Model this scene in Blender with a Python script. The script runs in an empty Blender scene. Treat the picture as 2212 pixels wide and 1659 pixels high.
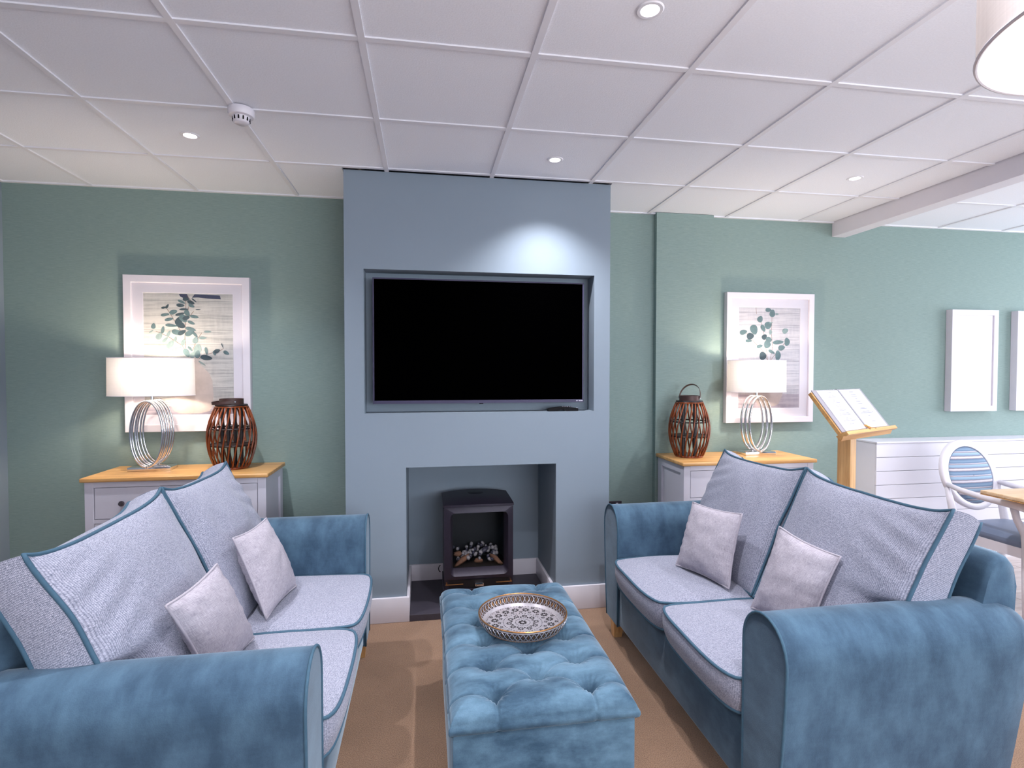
import bpy, bmesh, math, random
from mathutils import Vector, Matrix, noise
random.seed(7)
PI = math.pi
sc = bpy.context.scene
col = sc.collection

# ------------------------------------------------------------------ camera
CAM = Vector((-0.392, -1.9195, 1.457))
YAW, PITCH, ROLL, FPX = -0.1612, -0.0248, 0.0006, 1161.9
def camera_axes():
    cy, sy, cp, sp = math.cos(YAW), math.sin(YAW), math.cos(PITCH), math.sin(PITCH)
    f = Vector((-sy*cp, cy*cp, sp)); r0 = Vector((cy, sy, 0)); u0 = r0.cross(f)
    r = math.cos(ROLL)*r0 + math.sin(ROLL)*u0
    u = -math.sin(ROLL)*r0 + math.cos(ROLL)*u0
    return r, u, f
CR, CU, CF = camera_axes()
cd = bpy.data.cameras.new('camera'); cam = bpy.data.objects.new('camera', cd); col.objects.link(cam)
cd.sensor_width = 36.0; cd.lens = 36.0*FPX/2212.0; cd.clip_start = 0.02
m = Matrix.Identity(4)
for i in range(3):
    m[i][0], m[i][1], m[i][2], m[i][3] = CR[i], CU[i], -CF[i], CAM[i]
cam.matrix_world = m
sc.camera = cam

# ------------------------------------------------------------------ world, exposure, large lights
world = bpy.data.worlds.new('world'); sc.world = world; world.use_nodes = True
bg = world.node_tree.nodes['Background']; bg.inputs[0].default_value = (0.75, 0.85, 1.0, 1); bg.inputs[1].default_value = 2.0
sc.view_settings.view_transform = 'Standard'; sc.view_settings.look = 'None'
sc.view_settings.gamma = 1.0; sc.view_settings.use_curve_mapping = False
sc.view_settings.exposure = 0.38
def area_light(name, loc, rot, sx, sy, power, color):
    l = bpy.data.lights.new(name, 'AREA'); l.shape = 'RECTANGLE'; l.size = sx; l.size_y = sy
    l.energy = power; l.color = color
    o = bpy.data.objects.new(name, l); o.location = loc; o.rotation_euler = rot; col.objects.link(o)
# daylight coming in through the windows of the dining end (right wall) and the wall behind the camera
area_light('daylight_right', (6.34, 0.1, 1.5), (0, PI/2, 0), 1.4, 2.6, 66, (0.88, 0.93, 1.0))
area_light('daylight_front', (2.6, -4.92, 1.5), (PI/2, 0, 0), 5.2, 1.4, 140, (0.87, 0.92, 1.0))
DOWN_W, DOWN_C = 72, (0.95, 0.94, 1.0)
LAMP_W, LAMP_C = 15.0, (1.0, 0.84, 0.66)
PEND_W, PEND_C = 70.0, (1.0, 0.94, 0.93)

# ------------------------------------------------------------------ material helpers
def new_mat(name):
    mt = bpy.data.materials.new(name); mt.use_nodes = True
    nt = mt.node_tree; nt.nodes.clear()
    out = nt.nodes.new('ShaderNodeOutputMaterial'); b = nt.nodes.new('ShaderNodeBsdfPrincipled')
    nt.links.new(b.outputs[0], out.inputs[0])
    return mt, nt, b, out
def c4(c): return (c[0], c[1], c[2], 1.0)
def S(r, g, b):
    def l(v):
        v /= 255.0
        return v/12.92 if v <= 0.04045 else ((v+0.055)/1.055)**2.4
    return (l(r), l(g), l(b))
def coords(nt, kind='Object', scale=(1, 1, 1)):
    tc = nt.nodes.new('ShaderNodeTexCoord'); mp = nt.nodes.new('ShaderNodeMapping')
    mp.inputs['Scale'].default_value = scale
    nt.links.new(tc.outputs[kind], mp.inputs[0]); return mp.outputs[0]
def noise_tex(nt, vec, scale, detail=4, rough=0.55):
    n = nt.nodes.new('ShaderNodeTexNoise'); n.inputs['Scale'].default_value = scale
    n.inputs['Detail'].default_value = detail; n.inputs['Roughness'].default_value = rough
    nt.links.new(vec, n.inputs['Vector']); return n.outputs['Fac']
def ramp(nt, fac, stops):
    r = nt.nodes.new('ShaderNodeValToRGB')
    e = r.color_ramp.elements
    e[0].position, e[0].color = stops[0][0], c4(stops[0][1])
    e[1].position, e[1].color = stops[-1][0], c4(stops[-1][1])
    for p, c in stops[1:-1]:
        k = e.new(p); k.color = c4(c)
    nt.links.new(fac, r.inputs[0]); return r.outputs[0]
def mixc(nt, a, b, fac, mode='MIX'):
    mx = nt.nodes.new('ShaderNodeMix'); mx.data_type = 'RGBA'; mx.blend_type = mode
    if isinstance(fac, float): mx.inputs[0].default_value = fac
    else: nt.links.new(fac, mx.inputs[0])
    for k, v in ((6, a), (7, b)):
        if isinstance(v, tuple): mx.inputs[k].default_value = c4(v)
        else: nt.links.new(v, mx.inputs[k])
    return mx.outputs[2]
def bump(nt, b, height, strength, dist=0.002):
    bp = nt.nodes.new('ShaderNodeBump'); bp.inputs['Strength'].default_value = strength
    bp.inputs['Distance'].default_value = dist
    nt.links.new(height, bp.inputs['Height']); nt.links.new(bp.outputs[0], b.inputs['Normal'])
def math_n(nt, op, a, b=None):
    n = nt.nodes.new('ShaderNodeMath'); n.operation = op
    for i, v in enumerate((a, b)):
        if v is None: continue
        if isinstance(v, (int, float)): n.inputs[i].default_value = v
        else: nt.links.new(v, n.inputs[i])
    return n.outputs[0]
def plain(name, color, rough=0.5, metal=0.0, var=0.06, vscale=9.0, spec=0.5, coat=0.0, brough=0.0):
    """plain paint / plastic / metal with a faint procedural variation"""
    mt, nt, b, _ = new_mat(name)
    v = coords(nt); f = noise_tex(nt, v, vscale, 3)
    lo = tuple(c*(1-var) for c in color); hi = tuple(min(1, c*(1+var)) for c in color)
    nt.links.new(ramp(nt, f, [(0.3, lo), (0.7, hi)]), b.inputs['Base Color'])
    b.inputs['Roughness'].default_value = rough; b.inputs['Metallic'].default_value = metal
    b.inputs['Specular IOR Level'].default_value = spec; b.inputs['Coat Weight'].default_value = coat
    if brough: bump(nt, b, noise_tex(nt, v, 400, 2), brough, 0.0006)
    return mt
def velvet(name, lo, hi, scale=5.0):
    mt, nt, b, _ = new_mat(name)
    v = coords(nt); v2 = coords(nt, 'Object', (1.0, 2.2, 1.3))
    f = noise_tex(nt, v2, scale, 6, 0.62); g = noise_tex(nt, v, 330, 2)
    nap = noise_tex(nt, coords(nt, 'Object', (3, 3, 14)), 6, 5, 0.7)
    cc = ramp(nt, f, [(0.36, lo), (0.5, tuple((a+c)/2 for a, c in zip(lo, hi))), (0.64, hi)])
    cc = mixc(nt, cc, ramp(nt, nap, [(0.35, lo), (0.7, hi)]), 0.15)
    cc = mixc(nt, cc, ramp(nt, g, [(0.2, (0.72,)*3), (0.8, (1.15,)*3)]), 0.35, 'MULTIPLY')
    nt.links.new(cc, b.inputs['Base Color'])
    b.inputs['Roughness'].default_value = 0.75
    b.inputs['Sheen Weight'].default_value = 0.55; b.inputs['Sheen Roughness'].default_value = 0.35
    b.inputs['Sheen Tint'].default_value = (0.70, 0.82, 0.92, 1)
    b.inputs['Specular IOR Level'].default_value = 0.15
    h = math_n(nt, 'ADD', math_n(nt, 'MULTIPLY', g, 0.5), f)
    bump(nt, b, h, 0.25, 0.004)
    return mt
def tweed(name, lo, hi):
    mt, nt, b, _ = new_mat(name)
    tc = nt.nodes.new('ShaderNodeTexCoord')
    def vor(sx, sy, rot):
        mp = nt.nodes.new('ShaderNodeMapping'); mp.inputs['Scale'].default_value = (sx, sy, 1)
        mp.inputs['Rotation'].default_value = (0, 0, rot)
        nt.links.new(tc.outputs['UV'], mp.inputs[0])
        n = nt.nodes.new('ShaderNodeTexVoronoi'); n.inputs['Scale'].default_value = 1.0
        n.inputs['Randomness'].default_value = 0.3
        nt.links.new(mp.outputs[0], n.inputs['Vector']); return n
    n = vor(185, 330, 0.0)
    d = n.outputs['Distance']
    cc = ramp(nt, d, [(0.12, hi), (0.45, tuple((a*0.55+c*0.45) for a, c in zip(lo, hi))), (0.75, lo)])
    sep = nt.nodes.new('ShaderNodeSeparateColor'); nt.links.new(n.outputs['Color'], sep.inputs[0])
    cc = mixc(nt, cc, ramp(nt, sep.outputs[0], [(0.1, (0.72, 0.74, 0.80)), (0.9, (1.1, 1.08, 1.12))]), 0.6, 'MULTIPLY')
    nt.links.new(cc, b.inputs['Base Color'])
    b.inputs['Roughness'].default_value = 0.9; b.inputs['Specular IOR Level'].default_value = 0.15
    b.inputs['Sheen Weight'].default_value = 0.15
    bump(nt, b, math_n(nt, 'SUBTRACT', 1.0, d), 0.5, 0.002)
    return mt
def linen(name, lo, hi):
    mt, nt, b, _ = new_mat(name)
    tc = nt.nodes.new('ShaderNodeTexCoord')
    def st(sx, sy):
        mp = nt.nodes.new('ShaderNodeMapping'); mp.inputs['Scale'].default_value = (sx, sy, 1)
        nt.links.new(tc.outputs['UV'], mp.inputs[0]); return noise_tex(nt, mp.outputs[0], 1.0, 3, 0.6)
    f = math_n(nt, 'ADD', math_n(nt, 'MULTIPLY', st(700, 45), 0.5), math_n(nt, 'MULTIPLY', st(45, 700), 0.5))
    nt.links.new(ramp(nt, f, [(0.36, lo), (0.62, hi)]), b.inputs['Base Color'])
    b.inputs['Roughness'].default_value = 0.9; b.inputs['Specular IOR Level'].default_value = 0.1
    bump(nt, b, f, 0.35, 0.0015)
    return mt
def oak(name, lo, hi, axis=0, rough=0.35):
    mt, nt, b, _ = new_mat(name)
    s = [14, 14, 14]; s[axis] = 0.9
    f = noise_tex(nt, coords(nt, 'Object', tuple(s)), 2.2, 6, 0.6)
    s2 = [90, 90, 90]; s2[axis] = 3
    g = noise_tex(nt, coords(nt, 'Object', tuple(s2)), 1.5, 3, 0.6)
    cc = ramp(nt, f, [(0.32, lo), (0.66, hi)])
    cc = mixc(nt, cc, ramp(nt, g, [(0.3, (0.82, 0.8, 0.78)), (0.7, (1.08,)*3)]), 0.5, 'MULTIPLY')
    nt.links.new(cc, b.inputs['Base Color'])
    b.inputs['Roughness'].default_value = rough
    return mt
def grasscloth(name, lo, hi):
    mt, nt, b, _ = new_mat(name)
    f = noise_tex(nt, coords(nt, 'Object', (18, 18, 620)), 1.0, 5, 0.65)
    g = noise_tex(nt, coords(nt, 'Object', (70, 70, 900)), 1.0, 2, 0.5)
    f2 = math_n(nt, 'ADD', math_n(nt, 'MULTIPLY', f, 0.75), math_n(nt, 'MULTIPLY', g, 0.25))
    nt.links.new(ramp(nt, f2, [(0.33, lo), (0.67, hi)]), b.inputs['Base Color'])
    b.inputs['Roughness'].default_value = 0.6; b.inputs['Specular IOR Level'].default_value = 0.3
    bump(nt, b, f2, 0.2, 0.001)
    return mt
def carpet_mat(name, lo, hi):
    mt, nt, b, _ = new_mat(name)
    v = coords(nt); f = noise_tex(nt, v, 260, 3, 0.7); g = noise_tex(nt, v, 3.0, 4, 0.6)
    cc = ramp(nt, f, [(0.3, lo), (0.7, hi)])
    cc = mixc(nt, cc, ramp(nt, g, [(0.35, (0.85, 0.84, 0.83)), (0.65, (1.1, 1.1, 1.1))]), 0.8, 'MULTIPLY')
    nt.links.new(cc, b.inputs['Base Color'])
    b.inputs['Roughness'].default_value = 0.95; b.inputs['Specular IOR Level'].default_value = 0.05
    b.inputs['Sheen Weight'].default_value = 0.2
    bump(nt, b, f, 0.9, 0.006)
    return mt
def tile_mat(name, base):
    mt, nt, b, _ = new_mat(name)
    v = coords(nt, 'Object')
    f = noise_tex(nt, v, 170, 3, 0.6)
    nt.links.new(ramp(nt, f, [(0.25, tuple(c*0.93 for c in base)), (0.7, base)]), b.inputs['Base Color'])
    b.inputs['Roughness'].default_value = 0.9; b.inputs['Specular IOR Level'].default_value = 0.1
    bump(nt, b, f, 0.35, 0.003)
    return mt
def glass_pane(name, refl=0.6):
    """thin picture / stove glass: see-through with a mirror-like sheen"""
    mt = bpy.data.materials.new(name); mt.use_nodes = True; nt = mt.node_tree; nt.nodes.clear()
    out = nt.nodes.new('ShaderNodeOutputMaterial'); tr = nt.nodes.new('ShaderNodeBsdfTransparent')
    gl = nt.nodes.new('ShaderNodeBsdfGlossy'); gl.inputs['Roughness'].default_value = 0.02
    lw = nt.nodes.new('ShaderNodeLayerWeight'); lw.inputs[0].default_value = 0.5
    fres = math_n(nt, 'ADD', math_n(nt, 'MULTIPLY', math_n(nt, 'POWER', lw.outputs['Facing'], 4.0), 0.8), 0.03)
    n = noise_tex(nt, coords(nt), 2.0, 2)
    k = math_n(nt, 'MULTIPLY', fres, math_n(nt, 'ADD', math_n(nt, 'MULTIPLY', n, 0.05), refl))
    mx = nt.nodes.new('ShaderNodeMixShader'); nt.links.new(k, mx.inputs[0])
    nt.links.new(tr.outputs[0], mx.inputs[1]); nt.links.new(gl.outputs[0], mx.inputs[2])
    nt.links.new(mx.outputs[0], out.inputs[0]); return mt
def emitter(name, color, strength):
    mt = bpy.data.materials.new(name); mt.use_nodes = True; nt = mt.node_tree; nt.nodes.clear()
    out = nt.nodes.new('ShaderNodeOutputMaterial'); e = nt.nodes.new('ShaderNodeEmission')
    e.inputs[0].default_value = c4(color); e.inputs[1].default_value = strength
    nt.links.new(e.outputs[0], out.inputs[0]); return mt
def shade_mat(name, color, trans):
    mt = bpy.data.materials.new(name); mt.use_nodes = True; nt = mt.node_tree; nt.nodes.clear()
    out = nt.nodes.new('ShaderNodeOutputMaterial')
    df = nt.nodes.new('ShaderNodeBsdfDiffuse'); tl = nt.nodes.new('ShaderNodeBsdfTranslucent')
    f = noise_tex(nt, coords(nt, 'Object', (160, 160, 6)), 1.0, 3, 0.6)
    g = noise_tex(nt, coords(nt, 'Object', (8, 8, 300)), 1.0, 2, 0.6)
    h = math_n(nt, 'ADD', math_n(nt, 'MULTIPLY', f, 0.6), math_n(nt, 'MULTIPLY', g, 0.4))
    cc = ramp(nt, h, [(0.3, tuple(c*0.9 for c in color)), (0.7, color)])
    nt.links.new(cc, df.inputs[0]); nt.links.new(cc, tl.inputs[0])
    mx = nt.nodes.new('ShaderNodeMixShader'); mx.inputs[0].default_value = trans
    nt.links.new(df.outputs[0], mx.inputs[1]); nt.links.new(tl.outputs[0], mx.inputs[2])
    nt.links.new(mx.outputs[0], out.inputs[0]); return mt
def stripes_mat(name):
    mt, nt, b, _ = new_mat(name)
    tc = nt.nodes.new('ShaderNodeTexCoord')
    mp = nt.nodes.new('ShaderNodeMapping'); mp.inputs['Scale'].default_value = (1, 1, 1)
    nt.links.new(tc.outputs['Object'], mp.inputs[0])
    sp = nt.nodes.new('ShaderNodeSeparateXYZ'); nt.links.new(mp.outputs[0], sp.inputs[0])
    wob = noise_tex(nt, coords(nt, 'Object', (30, 30, 30)), 1.0, 2)
    z = math_n(nt, 'ADD', math_n(nt, 'MULTIPLY', sp.outputs[2], 13.0), math_n(nt, 'MULTIPLY', wob, 0.04))
    fr = math_n(nt, 'FRACT', z)
    W, B1, B2, G = S(206, 200, 208), S(128, 152, 176), S(98, 122, 150), S(124, 116, 128)
    stops = [(0.0, B1), (0.16, B2), (0.2, G), (0.28, W), (0.38, W), (0.42, G), (0.5, B1), (0.68, S(160, 186, 206)), (0.74, G), (0.8, W), (0.86, B2), (1.0, B1)]
    nt.links.new(ramp(nt, fr, stops), b.inputs['Base Color'])
    b.inputs['Roughness'].default_value = 0.85
    return mt
def printed_planks(name, light, dark, zs=11.0):
    """printed photograph of whitewashed boards"""
    mt, nt, b, _ = new_mat(name)
    f = noise_tex(nt, coords(nt, 'Object', (3, 3, 60)), 1.0, 6, 0.7)
    g = noise_tex(nt, coords(nt, 'Object', (70, 70, 14)), 1.0, 4, 0.6)
    sp = nt.nodes.new('ShaderNodeSeparateXYZ'); nt.links.new(coords(nt), sp.inputs[0])
    fr = math_n(nt, 'FRACT', math_n(nt, 'MULTIPLY', sp.outputs[2], zs))
    line = math_n(nt, 'LESS_THAN', fr, 0.035)
    cc = ramp(nt, math_n(nt, 'ADD', math_n(nt, 'MULTIPLY', f, 0.82), math_n(nt, 'MULTIPLY', g, 0.18)), [(0.30, dark), (0.56, light)])
    cc = mixc(nt, cc, tuple(c*0.7 for c in dark), math_n(nt, 'MULTIPLY', line, 0.6))
    nt.links.new(cc, b.inputs['Base Color']); b.inputs['Roughness'].default_value = 0.6
    return mt

M = {}
M['wallpaper'] = grasscloth('wallpaper_grasscloth', S(120, 141, 136), S(143, 162, 157))
M['paint_blue'] = plain('paint_blue_grey', S(134, 147, 159), 0.55, var=0.015, vscale=2, spec=0.3, brough=0.05)
M['white_paint'] = plain('white_gloss_paint', S(222, 218, 226), 0.35, var=0.01)
M['ceil_white'] = plain('ceiling_metal_white', S(230, 230, 237), 0.45, var=0.01)
M['tile'] = tile_mat('ceiling_tile', S(240, 243, 251))
M['carpet'] = carpet_mat('carpet_brown', S(106, 78, 60), S(182, 146, 117))
M['plank'] = oak('pale_wood_floor', S(176, 160, 154), S(206, 194, 190), 0, 0.4)
M['slate'] = plain('hearth_slate', S(62, 58, 68), 0.5, var=0.15, vscale=5)
M['velvet'] = velvet('velvet_blue', S(46, 70, 90), S(98, 129, 150))
M['velvet_sofa'] = velvet('velvet_sofa_blue', S(52, 74, 94), S(78, 105, 126), 5.0)
M['piping'] = plain('piping_blue', S(56, 88, 108), 0.8, var=0.08, vscale=60)
M['tweed'] = tweed('tweed_grey_blue', S(92, 99, 115), S(188, 189, 203))
M['linen'] = linen('linen_grey', S(142, 137, 148), S(190, 184, 193))
M['oak'] = oak('oak_orange', S(190, 138, 80), S(224, 176, 114), 0)
M['oak_z'] = oak('oak_orange_upright', S(190, 140, 86), S(224, 182, 128), 2)
M['oak_y'] = oak('oak_orange_along_depth', S(186, 128, 66), S(226, 172, 104), 1)
M['cab_white'] = plain('cabinet_pale_grey', S(206, 204, 216), 0.45, var=0.012)
M['chair_white'] = plain('chair_white', S(224, 220, 228), 0.4, var=0.01)
M['chrome'] = plain('chrome', (0.82, 0.81, 0.83), 0.09, 1.0, var=0.02)
M['gold'] = plain('gold_metal', S(206, 160, 104), 0.25, 1.0, var=0.05)
M['black_iron'] = plain('stove_iron', S(44, 38, 52), 0.45, 0.3, var=0.1, vscale=30)
M['black_iron_dark'] = plain('stove_iron_dark', S(14, 12, 18), 0.5, 0.2, var=0.1)
M['stove_inner'] = plain('stove_inner', S(14, 18, 25), 0.6, var=0.1)
M['screen'] = plain('tv_screen', (0.0002, 0.0002, 0.0003), 0.6, var=0.0, spec=0.0)
M['tv_bezel'] = plain('tv_bezel', S(52, 48, 78), 0.55, 0.0, var=0.05)
M['black_plastic'] = plain('black_plastic', S(10, 9, 13), 0.6, var=0.1, spec=0.15)
M['bamboo'] = oak('bamboo_slat', S(62, 26, 14), S(156, 76, 34), 2, 0.25)
M['lantern_dark'] = plain('lantern_dark', S(26, 18, 20), 0.45, var=0.15, vscale=40)
M['leather'] = plain('handle_leather', S(70, 46, 42), 0.5, var=0.15, vscale=40)
M['shade'] = shade_mat('lamp_shade_fabric', (0.80, 0.76, 0.75), 0.09)
M['shade_pend'] = shade_mat('pendant_shade_fabric', (0.70, 0.65, 0.64), 0.12)
M['bulb'] = emitter('bulb_glow', (1.0, 0.85, 0.65), 12)
M['diffuser'] = emitter('pendant_diffuser', (1.0, 0.93, 0.87), 1.6)
M['led'] = emitter('downlight_led', (1.0, 0.97, 1.0), 14)
M['mount'] = plain('picture_mount', S(224, 219, 228), 0.8, var=0.01)
M['frame_white'] = plain('picture_frame_white', S(226, 220, 228), 0.4, var=0.02)
M['glass'] = glass_pane('picture_glass', 0.9)
M['stove_glass'] = glass_pane('stove_glass', 0.8)
M['print_bg'] = printed_planks('print_whitewashed_boards', S(204, 202, 198), S(150, 150, 150))
M['print_bg2'] = printed_planks('print_pale_boards', S(206, 202, 206), S(158, 156, 168))
M['print_table'] = printed_planks('print_tabletop', S(178, 168, 178), S(130, 122, 136), 30)
M['print_vase'] = plain('print_vase', S(196, 184, 178), 0.6, var=0.12, vscale=14)
M['print_vase2'] = plain('print_vase_taupe', S(178, 164, 160), 0.6, var=0.12, vscale=14)
M['leaf_a'] = plain('print_leaf_dark', S(58, 76, 84), 0.7, var=0.15, vscale=50)
M['leaf_b'] = plain('print_leaf_mid', S(92, 116, 120), 0.7, var=0.15, vscale=50)
M['leaf_c'] = plain('print_leaf_pale', S(132, 152, 152), 0.7, var=0.15, vscale=50)
M['stem'] = plain('print_stem', S(128, 100, 86), 0.7, var=0.1)
M['print_navy'] = plain('print_speckle', S(60, 66, 92), 0.7, var=0.5, vscale=300)  # dark blue mottled patches of the print
M['abs_bg'] = printed_planks('print_abstract_pale', S(226, 222, 234), S(196, 190, 212), 4)
M['abs_pink'] = plain('print_abstract_pink', S(206, 172, 184), 0.7, var=0.15, vscale=25)
M['abs_lilac'] = plain('print_abstract_lilac', S(164, 156, 186), 0.7, var=0.2, vscale=25)
M['paper'] = plain('menu_paper', S(232, 230, 238), 0.6, var=0.01)
M['cover'] = plain('menu_cover_grey', S(150, 146, 154), 0.5, var=0.05)
M['ink'] = plain('menu_ink', S(150, 146, 166), 0.8, var=0.1)
M['white_mark'] = plain('white_mark', S(210, 205, 220), 0.5)
M['silver'] = plain('tray_silver', S(176, 172, 178), 0.38, 0.5, var=0.12, vscale=60)
M['hole_shade'] = plain('tray_pierced_shadow', S(34, 30, 34), 0.7, 0.2, var=0.2, vscale=80)  # near-black colour stands in for the shade inside the tray's holes
M['copper'] = plain('tray_rim_brass', S(176, 128, 82), 0.3, 0.9, var=0.12, vscale=60)
M['bronze'] = plain('tray_dark_bronze', S(70, 58, 54), 0.5, 0.4, var=0.2, vscale=60)
M['stripe'] = stripes_mat('chair_striped_fabric')
M['seat_vinyl'] = plain('chair_seat_blue_grey', S(104, 116, 140), 0.45, var=0.05, vscale=6)
M['table_oak'] = oak('dining_table_oak', S(206, 170, 128), S(226, 198, 164), 0)
M['pebble'] = plain('pebble_pale', S(150, 146, 150), 0.6, var=0.15, vscale=40)
M['pebble_dark'] = plain('pebble_dark', S(60, 58, 74), 0.3, var=0.3, vscale=40)
M['log'] = plain('ceramic_log', S(120, 84, 64), 0.8, var=0.3, vscale=45)
M['rad_white'] = plain('radiator_cover_white', S(226, 223, 232), 0.4, var=0.008)
M['socket'] = plain('brushed_socket_plate', S(90, 84, 92), 0.3, 0.8, var=0.05)

# ------------------------------------------------------------------ mesh builder
class MB:
    def __init__(s): s.v, s.f, s.uv = [], [], None
    def add(s, v, f):
        n = len(s.v); s.v += [tuple(p) for p in v]; s.f += [tuple(i+n for i in q) for q in f]; return s
    def box(s, x0, x1, y0, y1, z0, z1, bev=0.0, seg=2):
        if bev <= 0:
            v = [(x, y, z) for x in (x0, x1) for y in (y0, y1) for z in (z0, z1)]
            return s.add(v, [(0, 1, 3, 2), (4, 6, 7, 5), (0, 4, 5, 1), (2, 3, 7, 6), (0, 2, 6, 4), (1, 5, 7, 3)])
        bm = bmesh.new(); bmesh.ops.create_cube(bm, size=1.0)
        for q in bm.verts:
            q.co = Vector((x0 if q.co.x < 0 else x1, y0 if q.co.y < 0 else y1, z0 if q.co.z < 0 else z1))
        bmesh.ops.bevel(bm, geom=bm.edges[:], offset=bev, segments=seg, affect='EDGES', profile=0.5)
        bm.verts.index_update()
        s.add([q.co.copy() for q in bm.verts], [[q.index for q in f.verts] for f in bm.faces]); bm.free(); return s
    def prism(s, poly, axis, a, b):
        """extrude a 2d polygon along an axis; poly gives the other two coordinates in xyz order"""
        def put(p, t):
            if axis == 'x': return (t, p[0], p[1])
            if axis == 'y': return (p[0], t, p[1])
            return (p[0], p[1], t)
        n = len(poly)
        v = [put(p, a) for p in poly] + [put(p, b) for p in poly]
        f = [tuple(range(n)), tuple(range(2*n-1, n-1, -1))] + [(i, i+n, (i+1) % n+n, (i+1) % n) for i in range(n)]
        return s.add(v, f)
    def tube(s, path, r, n=8, closed=False, caps=True, flat=None):
        path = [Vector(p) for p in path]; L = len(path); v = []
        t0 = (path[1]-path[0]).normalized()
        up = Vector((0, 0, 1)) if abs(t0.z) < 0.9 else Vector((1, 0, 0))
        nrm = t0.cross(up).normalized()
        for i in range(L):
            if closed: t = path[(i+1) % L]-path[i-1]
            else: t = path[min(i+1, L-1)]-path[max(i-1, 0)]
            if t.length < 1e-9: t = t0
            t = t.normalized(); nrm = (nrm-t*nrm.dot(t))
            if nrm.length < 1e-6: nrm = t.orthogonal()
            nrm.normalize(); bn = t.cross(nrm)
            rr = r[i] if isinstance(r, (list, tuple)) else r
            for k in range(n):
                a = 2*PI*k/n; v.append(path[i]+nrm*(math.cos(a)*rr)+bn*(math.sin(a)*rr))
        f = []
        for i in range(L if closed else L-1):
            j = (i+1) % L
            for k in range(n): f.append((i*n+k, i*n+(k+1) % n, j*n+(k+1) % n, j*n+k))
        if not closed and caps: f += [tuple(range(n-1, -1, -1)), tuple((L-1)*n+k for k in range(n))]
        return s.add(v, f)
    def lathe(s, prof, n=32, c=(0, 0, 0), sx=1.0, sy=1.0, closed=False):
        v, f = [], []; L = len(prof)
        for r, z in prof:
            for k in range(n):
                a = 2*PI*k/n; v.append((c[0]+r*sx*math.cos(a), c[1]+r*sy*math.sin(a), c[2]+z))
        for i in range(L if closed else L-1):
            j = (i+1) % L
            for k in range(n): f.append((i*n+k, i*n+(k+1) % n, j*n+(k+1) % n, j*n+k))
        if not closed:
            if prof[0][0] > 1e-6: f.append(tuple(range(n-1, -1, -1)))
            if prof[-1][0] > 1e-6: f.append(tuple((L-1)*n+k for k in range(n)))
        return s.add(v, f)
    def build(s, name, mt, parent=None, smooth=False, ang=40, uv=None, loc=None, rotz=None):
        me = bpy.data.meshes.new(name); me.from_pydata(s.v, [], s.f)
        bm = bmesh.new(); bm.from_mesh(me)
        bmesh.ops.recalc_face_normals(bm, faces=bm.faces[:]); bm.to_mesh(me); bm.free()
        if uv is not None:
            ul = me.uv_layers.new(name='UVMap')
            for lp in me.loops: ul.data[lp.index].uv = uv[lp.vertex_index]
        if smooth:
            me.shade_smooth()
            if ang: me.set_sharp_from_angle(angle=math.radians(ang))
        me.materials.append(M[mt])
        o = bpy.data.objects.new(name, me); col.objects.link(o)
        if parent is not None: o.parent = parent
        if loc is not None: o.location = loc
        if rotz is not None: o.rotation_euler = (0, 0, rotz)
        return o
def thing(name, label, cat, loc=(0, 0, 0), rotz=0.0, group=None):
    o = bpy.data.objects.new(name, None); col.objects.link(o); o.empty_display_size = 0.1
    o.location = loc; o.rotation_euler = (0, 0, rotz); o['label'] = label; o['category'] = cat
    if group: o['group'] = group
    return o
def tag(o, label, cat, group=None):
    o['label'] = label; o['category'] = cat
    if group: o['group'] = group
    return o
def struct(o, label=None):
    o['kind'] = 'structure'
    if label: o['label'] = label
    return o
def dup(src, parent=None):
    o = src.copy(); col.objects.link(o); o.parent = parent; return o
def B(*a, bev=0.0): return MB().box(*a, bev=bev)

# ------------------------------------------------------------------ dimensions (metres)
XL, XR, YB, YF = -2.89, 6.4, 1.78, -5.0        # side walls, back wall, wall behind the camera
HC = 2.585                                     # ceiling
CX0, CX1, CY = -0.838, 0.728, 1.24             # chimney breast

# ------------------------------------------------------------------ floor
fl = struct(B(XL, 2.74, YF, YB, -0.06, 0.0).build('floor', 'carpet'), 'brown cut pile carpet')
fl2 = struct(B(2.74, XR, YF, YB, -0.06, -0.006).build('floor_dining', 'plank'), 'pale wood effect floor of the dining end')
pm = None
for r in range(0, 22):
    y0 = YB-0.01-(r+1)*0.152
    for k in range(4):
        x0 = 2.745+k*1.22-(0.61 if r % 2 else 0.0)
        xa, xb = max(2.745, x0), min(XR-0.01, x0+1.214)
        if xb-xa < 0.05: continue
        B(xa, xb, y0, y0+0.149, -0.006, 0.0).build('floor_plank', 'plank', fl2)

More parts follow.
